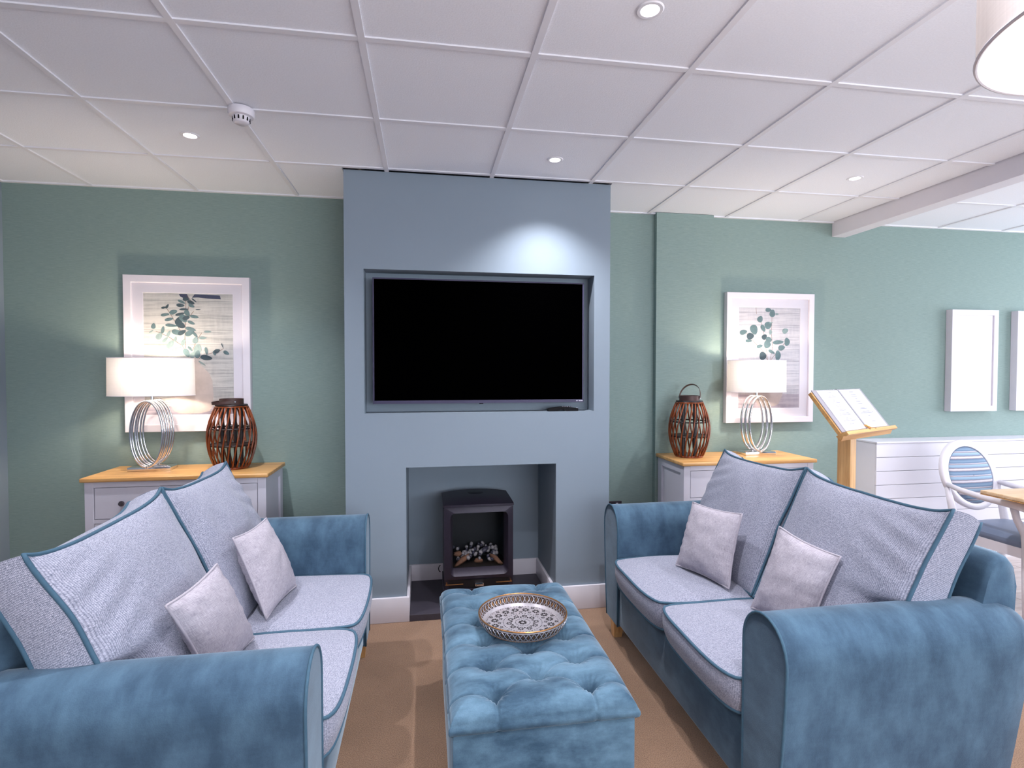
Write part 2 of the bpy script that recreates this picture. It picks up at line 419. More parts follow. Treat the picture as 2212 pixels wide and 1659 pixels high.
# ------------------------------------------------------------------ walls
struct(B(XL-0.1, XR+0.1, YB, YB+0.1, -0.06, 2.75).build('wall_back', 'wallpaper'), 'green grasscloth wallpapered back wall')
struct(B(XL-0.1, XL, YF, YB, -0.06, 2.75).build('wall_left', 'paint_blue'), 'blue grey painted side wall')
def wall_with_windows(name, axis, pos, thick, a0, a1, wins):
    mb = MB(); cuts = sorted(wins); cur = a0
    def bx(p, q, z0, z1):
        if axis == 'x': mb.box(pos, pos+thick, p, q, z0, z1)
        else: mb.box(p, q, pos, pos+thick, z0, z1)
    for p, q, z0, z1 in cuts:
        bx(cur, p, -0.06, 2.75); bx(p, q, -0.06, z0); bx(p, q, z1, 2.75); cur = q
    bx(cur, a1, -0.06, 2.75)
    struct(mb.build(name, 'paint_blue'), 'painted wall with windows')
    for i, (p, q, z0, z1) in enumerate(cuts):
        global WN
        WN += 1
        w = MB(); d0, d1 = pos+thick*0.35, pos+thick*0.65
        def fb(m_, p_, q_, za, zb):
            if axis == 'x': m_.box(d0, d1, p_, q_, za, zb)
            else: m_.box(p_, q_, d0, d1, za, zb)
        fb(w, p, q, z0, z0+0.05); fb(w, p, q, z1-0.05, z1); fb(w, p, p+0.05, z0+0.05, z1-0.05); fb(w, q-0.05, q, z0+0.05, z1-0.05)
        mid = (p+q)/2; fb(w, mid-0.025, mid+0.025, z0+0.05, z1-0.05)
        wo = struct(w.build('window_%d' % WN, 'white_paint'), 'white framed window')
        d0, d1 = pos+thick*0.49, pos+thick*0.51
        for pa, qa in ((p+0.05, mid-0.025), (mid+0.025, q-0.05)):
            g = MB(); fb(g, pa, qa, z0+0.05, z1-0.05); g.build('pane', 'glass', wo)
WN = 0
wall_with_windows('wall_right', 'x', XR, 0.1, YF, YB, [(-1.2, 1.4, 0.8, 2.2)])
wall_with_windows('wall_front', 'y', YF-0.1, 0.1, XL-0.1, XR+0.1, [(0.0, 2.3, 0.8, 2.2), (2.9, 5.2, 0.8, 2.2)])

# chimney breast with television niche and fireplace opening
NX0, NX1, NZ0, NZ1, NY = -0.732, 0.628, 1.211, 2.034, 1.37
FX0, FX1, FZ, FY = -0.50, 0.392, 0.895, 1.755
cb = MB()
cb.box(CX0, CX1, CY, YB, NZ1, 2.586)
cb.box(CX0, NX0, CY, YB, NZ0, NZ1); cb.box(NX1, CX1, CY, YB, NZ0, NZ1); cb.box(NX0, NX1, NY, YB, NZ0, NZ1)
cb.box(CX0, CX1, CY, YB, FZ, NZ0)
cb.box(CX0, FX0, CY, YB, 0, FZ); cb.box(FX1, CX1, CY, YB, 0, FZ); cb.box(FX0, FX1, FY, YB, 0, FZ)
struct(cb.build('wall_chimney', 'paint_blue'), 'blue grey painted chimney breast with niche and fireplace')
struct(B(1.25, 1.69, 1.735, YB, 0, 2.588).build('wall_pilaster', 'wallpaper'), 'wallpapered shallow pilaster')

# skirting boards
def skirt(mb, x0, x1, y0, y1):
    h = 0.145; mb.box(x0, x1, y0, y1, 0, h, bev=0.004)
sk = MB(); t = 0.018
skirt(sk, CX0-t, FX0+t, CY-t, CY); skirt(sk, FX1-t, CX1+t, CY-t, CY)
skirt(sk, FX0, FX0+t, CY, FY-t); skirt(sk, FX1-t, FX1, CY, FY-t); skirt(sk, FX0, FX1, FY-t, FY)
skirt(sk, CX0-t, CX0, CY, YB-t); skirt(sk, CX1, CX1+t, CY, YB-t)
struct(sk.build('baseboard_chimney', 'white_paint', smooth=True), 'white skirting around the chimney breast and fireplace')
sk = MB(); skirt(sk, XL+t, CX0-t, YB-t, YB); skirt(sk, CX1+t, 1.25, YB-t, YB)
struct(sk.build('baseboard_back', 'white_paint', smooth=True), 'white skirting along the wallpapered wall')
sk = MB(); skirt(sk, XL, XL+t, YF, YB)
struct(sk.build('baseboard_left', 'white_paint', smooth=True), 'white skirting along the side wall')

# ------------------------------------------------------------------ suspended ceiling
ce = struct(B(XL-0.1, XR+0.1, YF-0.1, YB+0.1, 2.66, 2.75).build('ceiling', 'ceil_white'), 'white suspended tile ceiling')
BXA, BXB = 2.69, 2.805                          # beam
tile_mesh = None
def cuts(lo, hi, off):
    k = math.ceil((lo-off)/0.6-1e-6); xs = [lo]
    while off+k*0.6 < hi-1e-6:
        if off+k*0.6 > lo+1e-6: xs.append(off+k*0.6)
        k += 1
    return xs+[hi]
def tiles(x0, x1, off):
    xs = cuts(x0, x1, off); ys = cuts(YF, YB, 0.0)
    meshes = {}
    for xa, xb in zip(xs, xs[1:]):
        for ya, yb in zip(ys, ys[1:]):
            a, b_ = xa, xb
            if yb > 1.25:
                if a >= CX0 and b_ <= CX1: continue
                if a < CX0 < b_: b_ = CX0
                if a < CX1 < b_: a = CX1
            key = (round(b_-a, 3), round(yb-ya, 3))
            if key not in meshes:
                w, d = key[0]/2-0.0085, key[1]/2-0.0085
                o = B(-w, w, -d, d, 0, 0.018, bev=0.0).build('ceiling_tile', 'tile', ce); meshes[key] = o
            else:
                o = dup(meshes[key], ce)
            o.location = ((a+b_)/2, (ya+yb)/2, HC+0.006)
    for x in xs[1:-1]:
        for ya, yb in ((YF, CY), (CY, YB)):
            if yb == YB and CX0 < x < CX1: continue
            B(x-0.012, x+0.012, ya, yb, HC, HC+0.03).build('ceiling_grid_bar', 'ceil_white', ce)
    for y in ys[1:-1]:
        B(x0, x1, y-0.012, y+0.012, HC+0.0006, HC+0.028).build('ceiling_grid_bar', 'ceil_white', ce)
    tm = MB(); tm.box(x0, x1, YB-0.022, YB, HC-0.002, HC+0.02)
    if x0 < CX0: tm = MB(); tm.box(x0, CX0, YB-0.022, YB, HC-0.002, HC+0.02); tm.box(CX1, x1, YB-0.022, YB, HC-0.002, HC+0.02); tm.box(x0, x0+0.022, YF, YB-0.022, HC-0.002, HC+0.02)
    tm.build('ceiling_edge_trim', 'ceil_white', ce)
tiles(XL, BXA, 0.0)
tiles(BXB, XR, 3.62-1.2)
struct(B(BXA, BXB, YF, YB, 2.481, 2.66, bev=0.003).build('trim_1', 'white_paint'), 'white boxed ceiling beam')

# ------------------------------------------------------------------ hearth and stove
tag(B(FX0+t, FX1-t, 1.222, FY-t, 0.0, 0.038, bev=0.002).build('hearth_slab', 'slate'), 'dark slate hearth slab under the black stove', 'hearth')
SX0, SX1, SY0, SY1, SZ = -0.281, 0.146, 1.335, 1.66, 0.648
st = thing('stove', 'black cast iron stove with glass door in the fireplace', 'stove', (-0.0675, 1.5, 0.038))
def stv(mb, name, mt, **k):
    mb.v = [(x+0.0675, y-1.5, z-0.038) for x, y, z in mb.v]; return mb.build(name, mt, k.pop('parent', st), **k)
def bowed(x0, x1, y, z0, z1, bow, th, n=14):
    """front panel slightly bowed towards the room"""
    mb = MB(); pts = []
    for i in range(n+1):
        s_ = i/n; pts.append((x0+(x1-x0)*s_, y-bow*(1-(2*s_-1)**2)))
    poly = pts+[(x1, y+th), (x0, y+th)]
    return mb.prism(poly, 'z', z0, z1)
bd = MB()
bd.box(SX0+0.006, SX0+0.026, SY0, SY1, 0.125, 0.63); bd.box(SX1-0.026, SX1-0.006, SY0, SY1, 0.125, 0.63)
bd.box(SX0+0.026, SX1-0.026, SY1-0.02, SY1, 0.125, 0.63); bd.box(SX0+0.026, SX1-0.026, SY0, SY1-0.02, 0.125, 0.215)
bd.box(SX0+0.026, SX1-0.026, SY0, SY1-0.02, 0.605, 0.63)
stv(bd, 'body', 'black_iron')
stv(bowed(SX0, SX1, SY0-0.004, 0.038, 0.133, 0.022, 0.3), 'plinth', 'black_iron')
# arched top plate
tp = MB(); n = 16; v = []; f = []
for j, (yy, dz) in enumerate(((SY0-0.006, 0.0), (SY0+0.03, 0.003), (1.5, 0.006), (SY1, 0.006))):
    for i in range(n+1):
        s_ = i/n; arch = 0.018*(1-(2*s_-1)**2); bow = 0.024*(1-(2*s_-1)**2) if j == 0 else 0
        v.append((SX0-0.002+(SX1-SX0+0.004)*s_, yy-bow, SZ-0.006+dz+arch*(0.35 if j == 0 else 1)))
m_ = len(v)
v += [(x, y, z-0.013) for k, (x, y, z) in enumerate(v)]
for j in range(3):
    for i in range(n):
        a = j*(n+1)+i; f.append((a, a+1, a+n+2, a+n+1)); f.append((m_+a, m_+a+n+1, m_+a+n+2, m_+a+1))
for i in range(n): f.append((i, m_+i, m_+i+1, i+1)); a = 3*(n+1)+i; f.append((a, a+1, m_+a+1, m_+a))
for j in range(3):
    a = j*(n+1); f.append((a, a+n+1, m_+a+n+1, m_+a)); a = j*(n+1)+n; f.append((a, m_+a, m_+a+n+1, a+n+1))
tpo = stv(tp.add(v, f), 'top_plate', 'black_iron', smooth=True)
stv(MB().lathe([(0.052, 0), (0.052, 0.004), (0.046, 0.006), (0, 0.006)], 24, (-0.0675, 1.56, SZ+0.0135)), 'flue_cap', 'black_iron_dark', smooth=True)
# door: rounded opening
OX0, OX1, OZ0, OZ1 = -0.228, 0.092, 0.232, 0.590
def rrect(x0, x1, z0, z1, r, n=6):
    p = []
    for cx, cz, a0 in ((x1-r, z1-r, 0), (x0+r, z1-r, PI/2), (x0+r, z0+r, PI), (x1-r, z0+r, 1.5*PI)):
        for k in range(n+1):
            a = a0+PI/2*k/n; p.append((cx+r*math.cos(a), cz+r*math.sin(a)))
    return p
def ring_loft(mb, loops):
    n = len(loops[0]); v = [q for l in loops for q in l]; f = []
    for i in range(len(loops)-1):
        for k in range(n): f.append((i*n+k, i*n+(k+1) % n, (i+1)*n+(k+1) % n, (i+1)*n+k))
    return mb.add(v, f)
def bow_y(x): return 0.022*(1-((x-SX0)/(SX1-SX0)*2-1)**2)
def lp(x0, x1, z0, z1, r, dy): return [(x, SY0-0.002-bow_y(x)*min(1, max(0, dy[1]))+dy[0], z) for x, z in rrect(x0, x1, z0, z1, r)]
do = MB()
ring_loft(do, [lp(SX0+0.002, SX1-0.002, 0.186, 0.628, 0.006, (0.02, 0)), lp(SX0+0.002, SX1-0.002, 0.186, 0.628, 0.006, (-0.002, 1)),
               lp(OX0-0.012, OX1+0.02, OZ0-0.022, OZ1+0.005, 0.030, (-0.004, 1)), lp(OX0+0.002, OX1-0.002, OZ0+0.014, OZ1-0.006, 0.01, (0.028, 0)),
               lp(OX0+0.002, OX1-0.002, OZ0+0.014, OZ1-0.006, 0.01, (0.034, 0))])
dr = stv(do, 'door', 'black_iron', smooth=True, ang=50)
stv(B(OX0, OX1, SY0+0.03, SY0+0.034, OZ0+0.01, OZ1-0.002), 'door_glass', 'stove_glass', parent=dr)
fbx = MB()
fbx.box(SX0+0.027, SX1-0.027, SY1-0.05, SY1-0.03, 0.216, 0.604); fbx.box(SX0+0.027, SX0+0.035, SY0+0.05, SY1-0.05, 0.216, 0.604)
fbx.box(SX1-0.035, SX1-0.027, SY0+0.05, SY1-0.05, 0.216, 0.604); fbx.box(SX0+0.036, SX1-0.036, SY0+0.05, SY1-0.051, 0.216, 0.235)
stv(fbx, 'firebox_lining', 'stove_inner')
stv(bowed(SX0+0.004, SX1-0.004, SY0+0.004, 0.134, 0.185, 0.018, 0.02), 'vent_strip', 'black_iron_dark')
for x0, x1 in ((-0.272, -0.165), (0.035, 0.135)):
    h = MB(); h.box(x0, x1, SY0-0.026, SY0-0.018, 0.162, 0.167, bev=0.0015)
    xs_ = x0+0.008 if x0 < 0 else x1-0.008
    h.box(xs_-0.003, xs_+0.003, SY0-0.02, SY0, 0.163, 0.174)
    stv(h, 'vent_slider', 'copper', smooth=True)
bg_ = stv(B(-0.094, -0.040, SY0-0.032, SY0-0.016, 0.148, 0.169, bev=0.004), 'badge', 'chrome', smooth=True)
tc_ = bpy.data.curves.new('badge_lettering', 'FONT'); tc_.body = 'GAZCO'; tc_.size = 0.0135; tc_.align_x = 'CENTER'; tc_.align_y = 'CENTER'; tc_.extrude = 0.0003
tmp_ = bpy.data.objects.new('badge_lettering_curve', tc_); col.objects.link(tmp_); bpy.context.view_layer.update()
tme = bpy.data.meshes.new_from_object(tmp_.evaluated_get(bpy.context.evaluated_depsgraph_get())); bpy.data.objects.remove(tmp_)
to = bpy.data.objects.new('badge_lettering', tme); col.objects.link(to); to.parent = bg_; tme.materials.clear(); tme.materials.append(M['black_iron_dark'])
to.location = (0.0005, SY0-0.0325-1.5, 0.1585-0.038); to.rotation_euler = (PI/2, 0, 0)
stv(MB().tube([(SX0-0.004+0.012*math.cos(a)-0.012, SY0+0.12, 0.215+0.02*math.sin(a)) for a in [PI/2+k*PI/10 for k in range(11)]], 0.003, 6), 'door_knob', 'black_iron_dark', smooth=True)
def lumpy(rx, ry, rz, seed, n=8, rough=0.25):
    bm = bmesh.new(); bmesh.ops.create_icosphere(bm, subdivisions=2, radius=1.0)
    for q in bm.verts:
        k = 1+rough*(noise.noise(q.co*1.6+Vector((seed*3.1, seed, 0))))
        q.co = Vector((q.co.x*rx*k, q.co.y*ry*k, q.co.z*rz*k))
    bm.verts.index_update(); mb = MB(); mb.add([q.co.copy() for q in bm.verts], [[q.index for q in f.verts] for f in bm.faces]); bm.free(); return mb
peb = [lumpy(0.013, 0.011, 0.010, k) for k in range(3)]
pm_ = {}
rr = random.Random(3)
for k in range(64):
    x = rr.uniform(OX0+0.016, OX1-0.02); y = rr.uniform(SY0+0.07, SY1-0.09)
    hgt = 0.252+0.075*((y-SY0)/0.3)+0.035*math.exp(-((x+0.07)/0.08)**2)*rr.random()
    mt_ = 'pebble' if rr.random() < 0.62 else 'pebble_dark'
    key = (k % 3, mt_)
    if key not in pm_:
        o = peb[k % 3]; q = MB(); q.add(o.v, o.f); o = q.build('pebble', mt_, st, smooth=True, ang=None); pm_[key] = o
    else: o = dup(pm_[key], st)
    o.location = (x+0.0675, y-1.5, hgt-0.038); o.rotation_euler = (rr.random()*3, rr.random()*3, rr.random()*3)
    s_ = rr.uniform(0.8, 1.25); o.scale = (s_, s_, s_)
for k, (x, y, z, l, rz, ry) in enumerate(((-0.165, 1.41, 0.275, 0.062, 0.5, -0.5), (-0.062, 1.415, 0.268, 0.03, 0.2, 0.1), (0.045, 1.42, 0.272, 0.05, -0.5, 0.55), (-0.19, 1.46, 0.30, 0.03, 0.4, 0.1), (-0.02, 1.48, 0.31, 0.034, 0.3, -0.5))):
    q = lumpy(l, 0.016, 0.016, k+9, rough=0.5); o = q.build('log', 'log' if k < 4 else 'pebble_dark', st, smooth=True, ang=None)
    o.location = (x+0.0675, y-1.5, z-0.038); o.rotation_euler = (0.3, ry, rz)

# ------------------------------------------------------------------ television and remote
tv = thing('television', 'large flat black television mounted in the chimney niche', 'television', (-0.058, 1.30, 1.264))
TX0, TX1, TZ0, TZ1 = -0.686, 0.572, 1.264, 1.993
def tvb(mb, name, mt, parent=tv, **k):
    mb.v = [(x+0.058, y-1.30, z-1.264) for x, y, z in mb.v]; return mb.build(name, mt, parent, **k)
tvb(B(TX0+0.003, TX1-0.003, 1.279, 1.315, TZ0+0.003, TZ1-0.003), 'back_shell', 'black_plastic')
tvb(B(-0.25, 0.13, 1.315, NY-0.001, 1.5, 1.8), 'wall_bracket', 'black_plastic')
bz = MB(); bz.box(TX0, TX1, 1.272, 1.284, TZ1-0.008, TZ1); bz.box(TX0, TX1, 1.268, 1.284, TZ0, TZ0+0.018)
bz.box(TX0, TX0+0.008, 1.272, 1.284, TZ0+0.018, TZ1-0.008); bz.box(TX1-0.008, TX1, 1.272, 1.284, TZ0+0.018, TZ1-0.008)
bzo = tvb(bz, 'bezel', 'tv_bezel')
tvb(B(TX0+0.008, TX1-0.008, 1.275, 1.279, TZ0+0.018, TZ1-0.008), 'screen', 'screen')
tvb(B(-0.058-0.012, -0.058+0.012, 1.272, 1.284, TZ0-0.006, TZ0), 'sensor_tab', 'black_plastic', parent=bzo)
mk = MB(); x = 0.525
for w in (0.004, 0.004, 0.0, 0.004, 0.004, 0.004, 0.005, 0.004):
    if w: mk.box(x, x+w, 1.2672, 1.2681, TZ0+0.007, TZ0+0.0125)
    x += 0.0052
tvb(mk, 'bezel_marking', 'white_mark', parent=bzo)
rem = MB(); pr_ = []
for i in range(17):
    s_ = i/16; x = -0.095+0.19*s_; h = 0.008+0.018*math.sin(PI*min(1, s_*0.62+0.18))**1.5
    under = 0.010*max(0, 1-((s_-0.45)/0.13)**2)
    pr_.append((x, h, under))
poly = [(x, h) for x, h, u in pr_]+[(x, u) for x, h, u in reversed(pr_)]
ro = thing('remote_control', 'black curved remote control lying on the niche ledge', 'remote', (0.44, 1.272, NZ0), 0.05)
rem.prism([(p[0], p[1]) for p in poly], 'y', -0.02, 0.02); rem.build('casing', 'black_plastic', ro)
for k in range(5):
    MB().box(-0.004+k*0.014, 0.004+k*0.014, -0.008, 0.008, 0.0255, 0.0282).build('button', 'socket', ro)
B(0.083, 0.088, -0.0212, -0.0198, 0.018, 0.022).build('label_mark', 'white_mark', ro)

# ------------------------------------------------------------------ cabinets
def cabinet(label, x0, x1, yf, yb):
    """x0..x1, yf..yb are the extents of the oak top"""
    root = thing('cabinet', label, 'cabinet', ((x0+x1)/2, (yf+yb)/2, 0), 0, 'pair of oak topped cabinets')
    w, d = (x1-x0)/2, (yb-yf)/2
    a, b_, y0, y1 = -w+0.016, w-0.016, -d+0.018, d-0.004
    body = MB()
    body.box(a+0.012, b_-0.012, y0+0.02, y1, 0.09, 0.836)               # carcass
    for xs_ in (a, b_-0.046):                                            # corner posts down to the floor
        body.box(xs_, xs_+0.046, y0, y0+0.05, 0.0, 0.836, bev=0.003)
        body.box(xs_, xs_+0.046, y1-0.06, y1, 0.0, 0.836, bev=0.003)
    for z0, z1 in ((0.806, 0.836), (0.605, 0.626), (0.06, 0.12)):        # front rails
        body.box(a+0.046, b_-0.046, y0+0.001, y0+0.04, z0, z1)
    for xs_, xe in ((a+0.0005, a+0.02), (b_-0.02, b_-0.0005)):           # side rails round a sunk panel
        body.box(xs_, xe, y0+0.05, y1-0.06, 0.786, 0.836); body.box(xs_, xe, y0+0.05, y1-0.06, 0.09, 0.14)
    body.build('body', 'cab_white', root)
    MB().box(-w, w, -d, d, 0.838, 0.862, bev=0.006, seg=3).build('top', 'oak', root, smooth=True)
    dw = MB().box(a+0.049, b_-0.049, y0+0.003, y0+0.02, 0.629, 0.803, bev=0.002).build('drawer', 'cab_white', root)
    for kx in (-0.28, 0.28):
        k = MB().lathe([(0.0, 0), (0.013, 0.002), (0.016, 0.01), (0.013, 0.018), (0.006, 0.022), (0.006, 0.032)], 16)
        k.v = [(kx+x, y0+0.003+(z-0.03), 0.716+y) for x, y, z in k.v]
        k.build('knob', 'socket', dw, smooth=True)
    for xs_, xe, kx in ((a+0.049, -0.002, -0.03), (0.002, b_-0.049, 0.03)):
        dm = MB(); dm.box(xs_, xe, y0+0.010, y0+0.02, 0.123, 0.602)
        for p in ((xs_, xs_+0.06, 0.123, 0.602), (xe-0.06, xe, 0.123, 0.602), (xs_+0.06, xe-0.06, 0.123, 0.183), (xs_+0.06, xe-0.06, 0.542, 0.602)):
            dm.box(p[0], p[1], y0+0.003, y0+0.0105, p[2], p[3])
        dd = dm.build('door', 'cab_white', root)
        k = MB().lathe([(0.0, 0), (0.013, 0.002), (0.016, 0.01), (0.013, 0.018), (0.006, 0.022), (0.006, 0.032)], 16)
        k.v = [(kx+x, y0+0.003+(z-0.03), 0.46+y) for x, y, z in k.v]
        k.build('knob', 'socket', dd, smooth=True)
    return root
cabinet('pale grey cabinet with oak top left of the chimney breast', -2.268, -1.288, 1.362, 1.76)
cabinet('pale grey cabinet with oak top against the pilaster beside the lectern', 1.252, 2.222, 1.316, 1.732)
ZT = 0.862

# ------------------------------------------------------------------ table lamps
def table_lamp(label, x, y, rot, hoops, depth, sw, sd):
    root = thing('table_lamp', label, 'lamp', (x, y, ZT), rot, 'pair of chrome hoop table lamps')
    MB().box(-0.112, 0.112, -0.064, 0.064, 0.0, 0.024, bev=0.0012).build('base', 'chrome', root, smooth=True)
    for yy in hoops:
        MB().tube([(0.083*math.cos(a), yy*depth, 0.222+0.193*math.sin(a)) for a in [2*PI*k/56 for k in range(56)]], 0.0058, 8, closed=True).build('hoop', 'chrome', root, smooth=True, ang=None)
        MB().lathe([(0.008, 0.022), (0.008, 0.034)], 12, (0, yy*depth, 0)).build('foot_collar', 'chrome', root, smooth=True)
    bar = MB(); bar.tube([(0, -depth/2-0.004, 0.414), (0, depth/2+0.004, 0.414)], 0.006, 8)
    bar.tube([(0, 0, 0.41), (0, 0, 0.53)], 0.0075, 10)
    bar.build('stem', 'chrome', root, smooth=True)
    sh = MB(); n = 64; z0, z1 = 0.445, 0.669
    prof = [(1.0, z0), (1.0, z0+0.05), (1.0, (z0+z1)/2), (1.0, z1-0.05), (1.0, z1)]
    v = []; f = []
    for r, z in prof:
        k2 = 1.0-0.012*(z-z0)/(z1-z0)
        for k in range(n):
            a = 2*PI*k/n; v.append((sw*k2*math.cos(a), sd*k2*math.sin(a), z))
    for i in range(len(prof)-1):
        for k in range(n): f.append((i*n+k, i*n+(k+1) % n, (i+1)*n+(k+1) % n, (i+1)*n+k))
    so = sh.add(v, f).build('shade', 'shade', root, smooth=True, ang=None)
    for z in (z0, z1):
        k2 = 1.0-0.012*(z-z0)/(z1-z0)
        MB().tube([(sw*k2*math.cos(2*PI*k/n), sd*k2*math.sin(2*PI*k/n), z) for k in range(n)], 0.0018, 6, closed=True).build('shade_rim', 'white_paint', so, smooth=True)
    sp = MB()
    for a in (0, PI/2): sp.tube([(-sw*math.cos(a), -sd*math.sin(a), z1-0.02), (sw*math.cos(a), sd*math.sin(a), z1-0.02)], 0.0016, 6)
    sp.build('shade_carrier', 'chrome', so)
    MB().lathe([(0.0, 0.0), (0.014, 0.004), (0.014, 0.03), (0.026, 0.055), (0.028, 0.075), (0.018, 0.095), (0, 0.1)], 16, (0, 0, 0.525)).build('bulb', 'bulb', root, smooth=True)
    l = bpy.data.lights.new('table_lamp_light', 'POINT'); l.energy = LAMP_W; l.color = LAMP_C; l.shadow_soft_size = 0.035
    lo = bpy.data.objects.new('table_lamp_light', l); col.objects.link(lo); lo.parent = root; lo.location = (0, -0.035, 0.585)
    return root
table_lamp('chrome hoop table lamp with white oval shade left of the fireplace', -2.004, 1.605, 0.09, [-0.5, -0.34, -0.12, 0.04, 0.28, 0.5], 0.185, 0.232, 0.120)
table_lamp('chrome hoop table lamp with white oval shade nearer the lectern', 1.945, 1.585, -0.05, [-0.5, -0.42, -0.05, 0.05, 0.42, 0.5], 0.118, 0.215, 0.115)

# ------------------------------------------------------------------ bamboo lanterns
def lantern(label, x, y, rot, handle_tilt, seed):
    root = thing('lantern', label, 'lantern', (x, y, ZT), rot, 'pair of bamboo lanterns')
    H = 0.375
    def rad(z):
        s_ = z/H
        return 0.088+0.048*max(0.0, math.sin(PI*s_))**0.9
    n = 24; first = None
    for k in range(n):
        if first is None:
            path = []
            for i in range(15):
                z = 0.012+(H-0.016)*i/14; a = -0.25+0.48*i/14
                path.append((rad(z)*math.cos(a), rad(z)*math.sin(a), z))
            o = MB().tube(path, 0.0052, 6).build('slat', 'bamboo', root, smooth=True, ang=None); first = o
        else: o = dup(first, root)
        rq = random.Random(seed*50+k)
        o.rotation_euler = (0, 0, 2*PI*k/n+rq.uniform(-0.03, 0.03))
    MB().lathe([(0, 0), (0.093, 0), (0.096, 0.006), (0.093, 0.014), (0.0, 0.014)], 32).build('base_plate', 'bamboo', root, smooth=True)
    for z, r in ((0.145, 0.124), (0.245, 0.124)):
        MB().tube([(r*math.cos(2*PI*k/36), r*math.sin(2*PI*k/36), z) for k in range(36)], 0.0055, 6, closed=True).build('inner_ring', 'lantern_dark', root, smooth=True)
    MB().lathe([(0, 0.138), (0.115, 0.138), (0.118, 0.142), (0.115, 0.147), (0, 0.147)], 32).build('candle_shelf', 'lantern_dark', root, smooth=True)
    for k in range(4):
        a = PI/4+k*PI/2+0.2
        MB().tube([(0.055*math.cos(a), 0.055*math.sin(a), 0.012), (0.055*math.cos(a), 0.055*math.sin(a), H+0.003)], 0.010, 8).build('inner_post', 'lantern_dark', root, smooth=True)
    MB().tube([(0.09*math.cos(2*PI*k/36), 0.09*math.sin(2*PI*k/36), H) for k in range(36)], 0.005, 6, closed=True).build('top_ring', 'bamboo', root, smooth=True)
    MB().lathe([(0.060, H+0.002), (0.088, H+0.002), (0.091, H+0.008), (0.088, H+0.014), (0.060, H+0.014)], 36, closed=True).build('collar', 'lantern_dark', root, smooth=True)
    MB().lathe([(0.062, H+0.013), (0.067, H+0.013), (0.067, H+0.048), (0.062, H+0.048)], 36, closed=True).build('cap', 'leather', root, smooth=True)
    # strap handle hinged at both sides of the cap
    hb = MB(); v = []; f = []; L = 26; R = 0.072
    ct, st_ = math.cos(handle_tilt), math.sin(handle_tilt)
    for i in range(L+1):
        a = PI*i/L
        px, h = R*math.cos(a), 0.108*max(0.0, math.sin(a))**0.85
        tx, th = -R*math.sin(a), 0.108*math.cos(a)
        tl = math.hypot(tx, th); nx, nh = th/tl, -tx/tl
        for wy in (-0.008, 0.008):
            for e in (-0.0013, 0.0013):
                X, Hh, Wv = px+nx*e, h+nh*e, wy
                v.append((X, Wv*ct-Hh*st_, H+0.032+Wv*st_+Hh*ct))
    for i in range(L):
        a = i*4; b_ = a+4
        for p, q in ((0, 1), (1, 3), (3, 2), (2, 0)): f.append((a+p, a+q, b_+q, b_+p))
    f += [(0, 1, 3, 2), (L*4, L*4+2, L*4+3, L*4+1)]
    ho = hb.add(v, f).build('handle', 'leather', root, smooth=True)
    for s_ in (-1, 1):
        MB().tube([(s_*0.066, 0, H+0.032), (s_*0.077, 0, H+0.032)], 0.004, 8).build('rivet', 'chrome', ho, smooth=True)
    return root
lantern('brown bamboo lantern with strap handle folded down', -1.555, 1.592, -1.0, 1.66, 1)
lantern('brown bamboo lantern with strap handle standing up', 1.422, 1.565, -0.80, -0.55, 2)

# ------------------------------------------------------------------ pictures
def picture(name, label, x0, x1, z0, z1, dep, fw, mw, group, bgmat):
    """framed print hung on the back wall; returns root and image extents (local)"""
    root = thing(name, label, 'picture', ((x0+x1)/2, YB, z0), 0, group)
    w, h = (x1-x0)/2, z1-z0
    fm = MB()
    ring = lambda i, y: [(-w+i, y, i), (w-i, y, i), (w-i, y, h-i), (-w+i, y, h-i)]
    loops = [ring(0, -0.002), ring(0, -dep+0.002), ring(0.002, -dep), ring(fw-0.003, -dep), ring(fw, -dep+0.003), ring(fw, -dep+0.016), ring(fw, -0.002)]
    ring_loft(fm, loops+[loops[0]])
    fm.build('frame', 'frame_white', root)
    yb_ = -dep+0.016
    mm = MB(); ring_loft(mm, [[(-w+fw-0.001, yb_, fw-0.001), (w-fw+0.001, yb_, fw-0.001), (w-fw+0.001, yb_, h-fw+0.001), (-w+fw-0.001, yb_, h-fw+0.001)],
                              [(-w+fw+mw, yb_, fw+mw), (w-fw-mw, yb_, fw+mw), (w-fw-mw, yb_, h-fw-mw), (-w+fw+mw, yb_, h-fw-mw)],
                              [(-w+fw+mw+0.002, yb_+0.003, fw+mw+0.002), (w-fw-mw-0.002, yb_+0.003, fw+mw+0.002), (w-fw-mw-0.002, yb_+0.003, h-fw-mw-0.002), (-w+fw+mw+0.002, yb_+0.003, h-fw-mw-0.002)]])
    mm.build('mount', 'mount', root)
    ix0, ix1, iz0, iz1 = -w+fw+mw+0.001, w-fw-mw-0.001, fw+mw+0.001, h-fw-mw-0.001
    pr = B(ix0, ix1, yb_+0.0031, yb_+0.006, iz0, iz1).build('print', bgmat, root)
    B(-w+fw-0.001, w-fw+0.001, -dep+0.0085, -dep+0.0105, fw-0.001, h-fw+0.001).build('glass', 'glass', root)
    return root, pr, (ix0, ix1, iz0, iz1, yb_+0.0030)
def flat_poly(mb, pts, y, th=0.0003):
    n = len(pts)
    return mb.add([(x, y-th, z) for x, z in pts], [tuple(range(n))])
def leaf_pts(cx, cz, l, w, ang, n=9, pointy=0.8):
    p = []
    for k in range(2*n):
        a = PI*k/n; xx = l/2*math.cos(a); ww = w/2*math.sin(a)*(1-0.25*math.cos(a))
        p.append((cx+xx*math.cos(ang)-ww*math.sin(ang), cz+xx*math.sin(ang)+ww*math.cos(ang)))
    return p
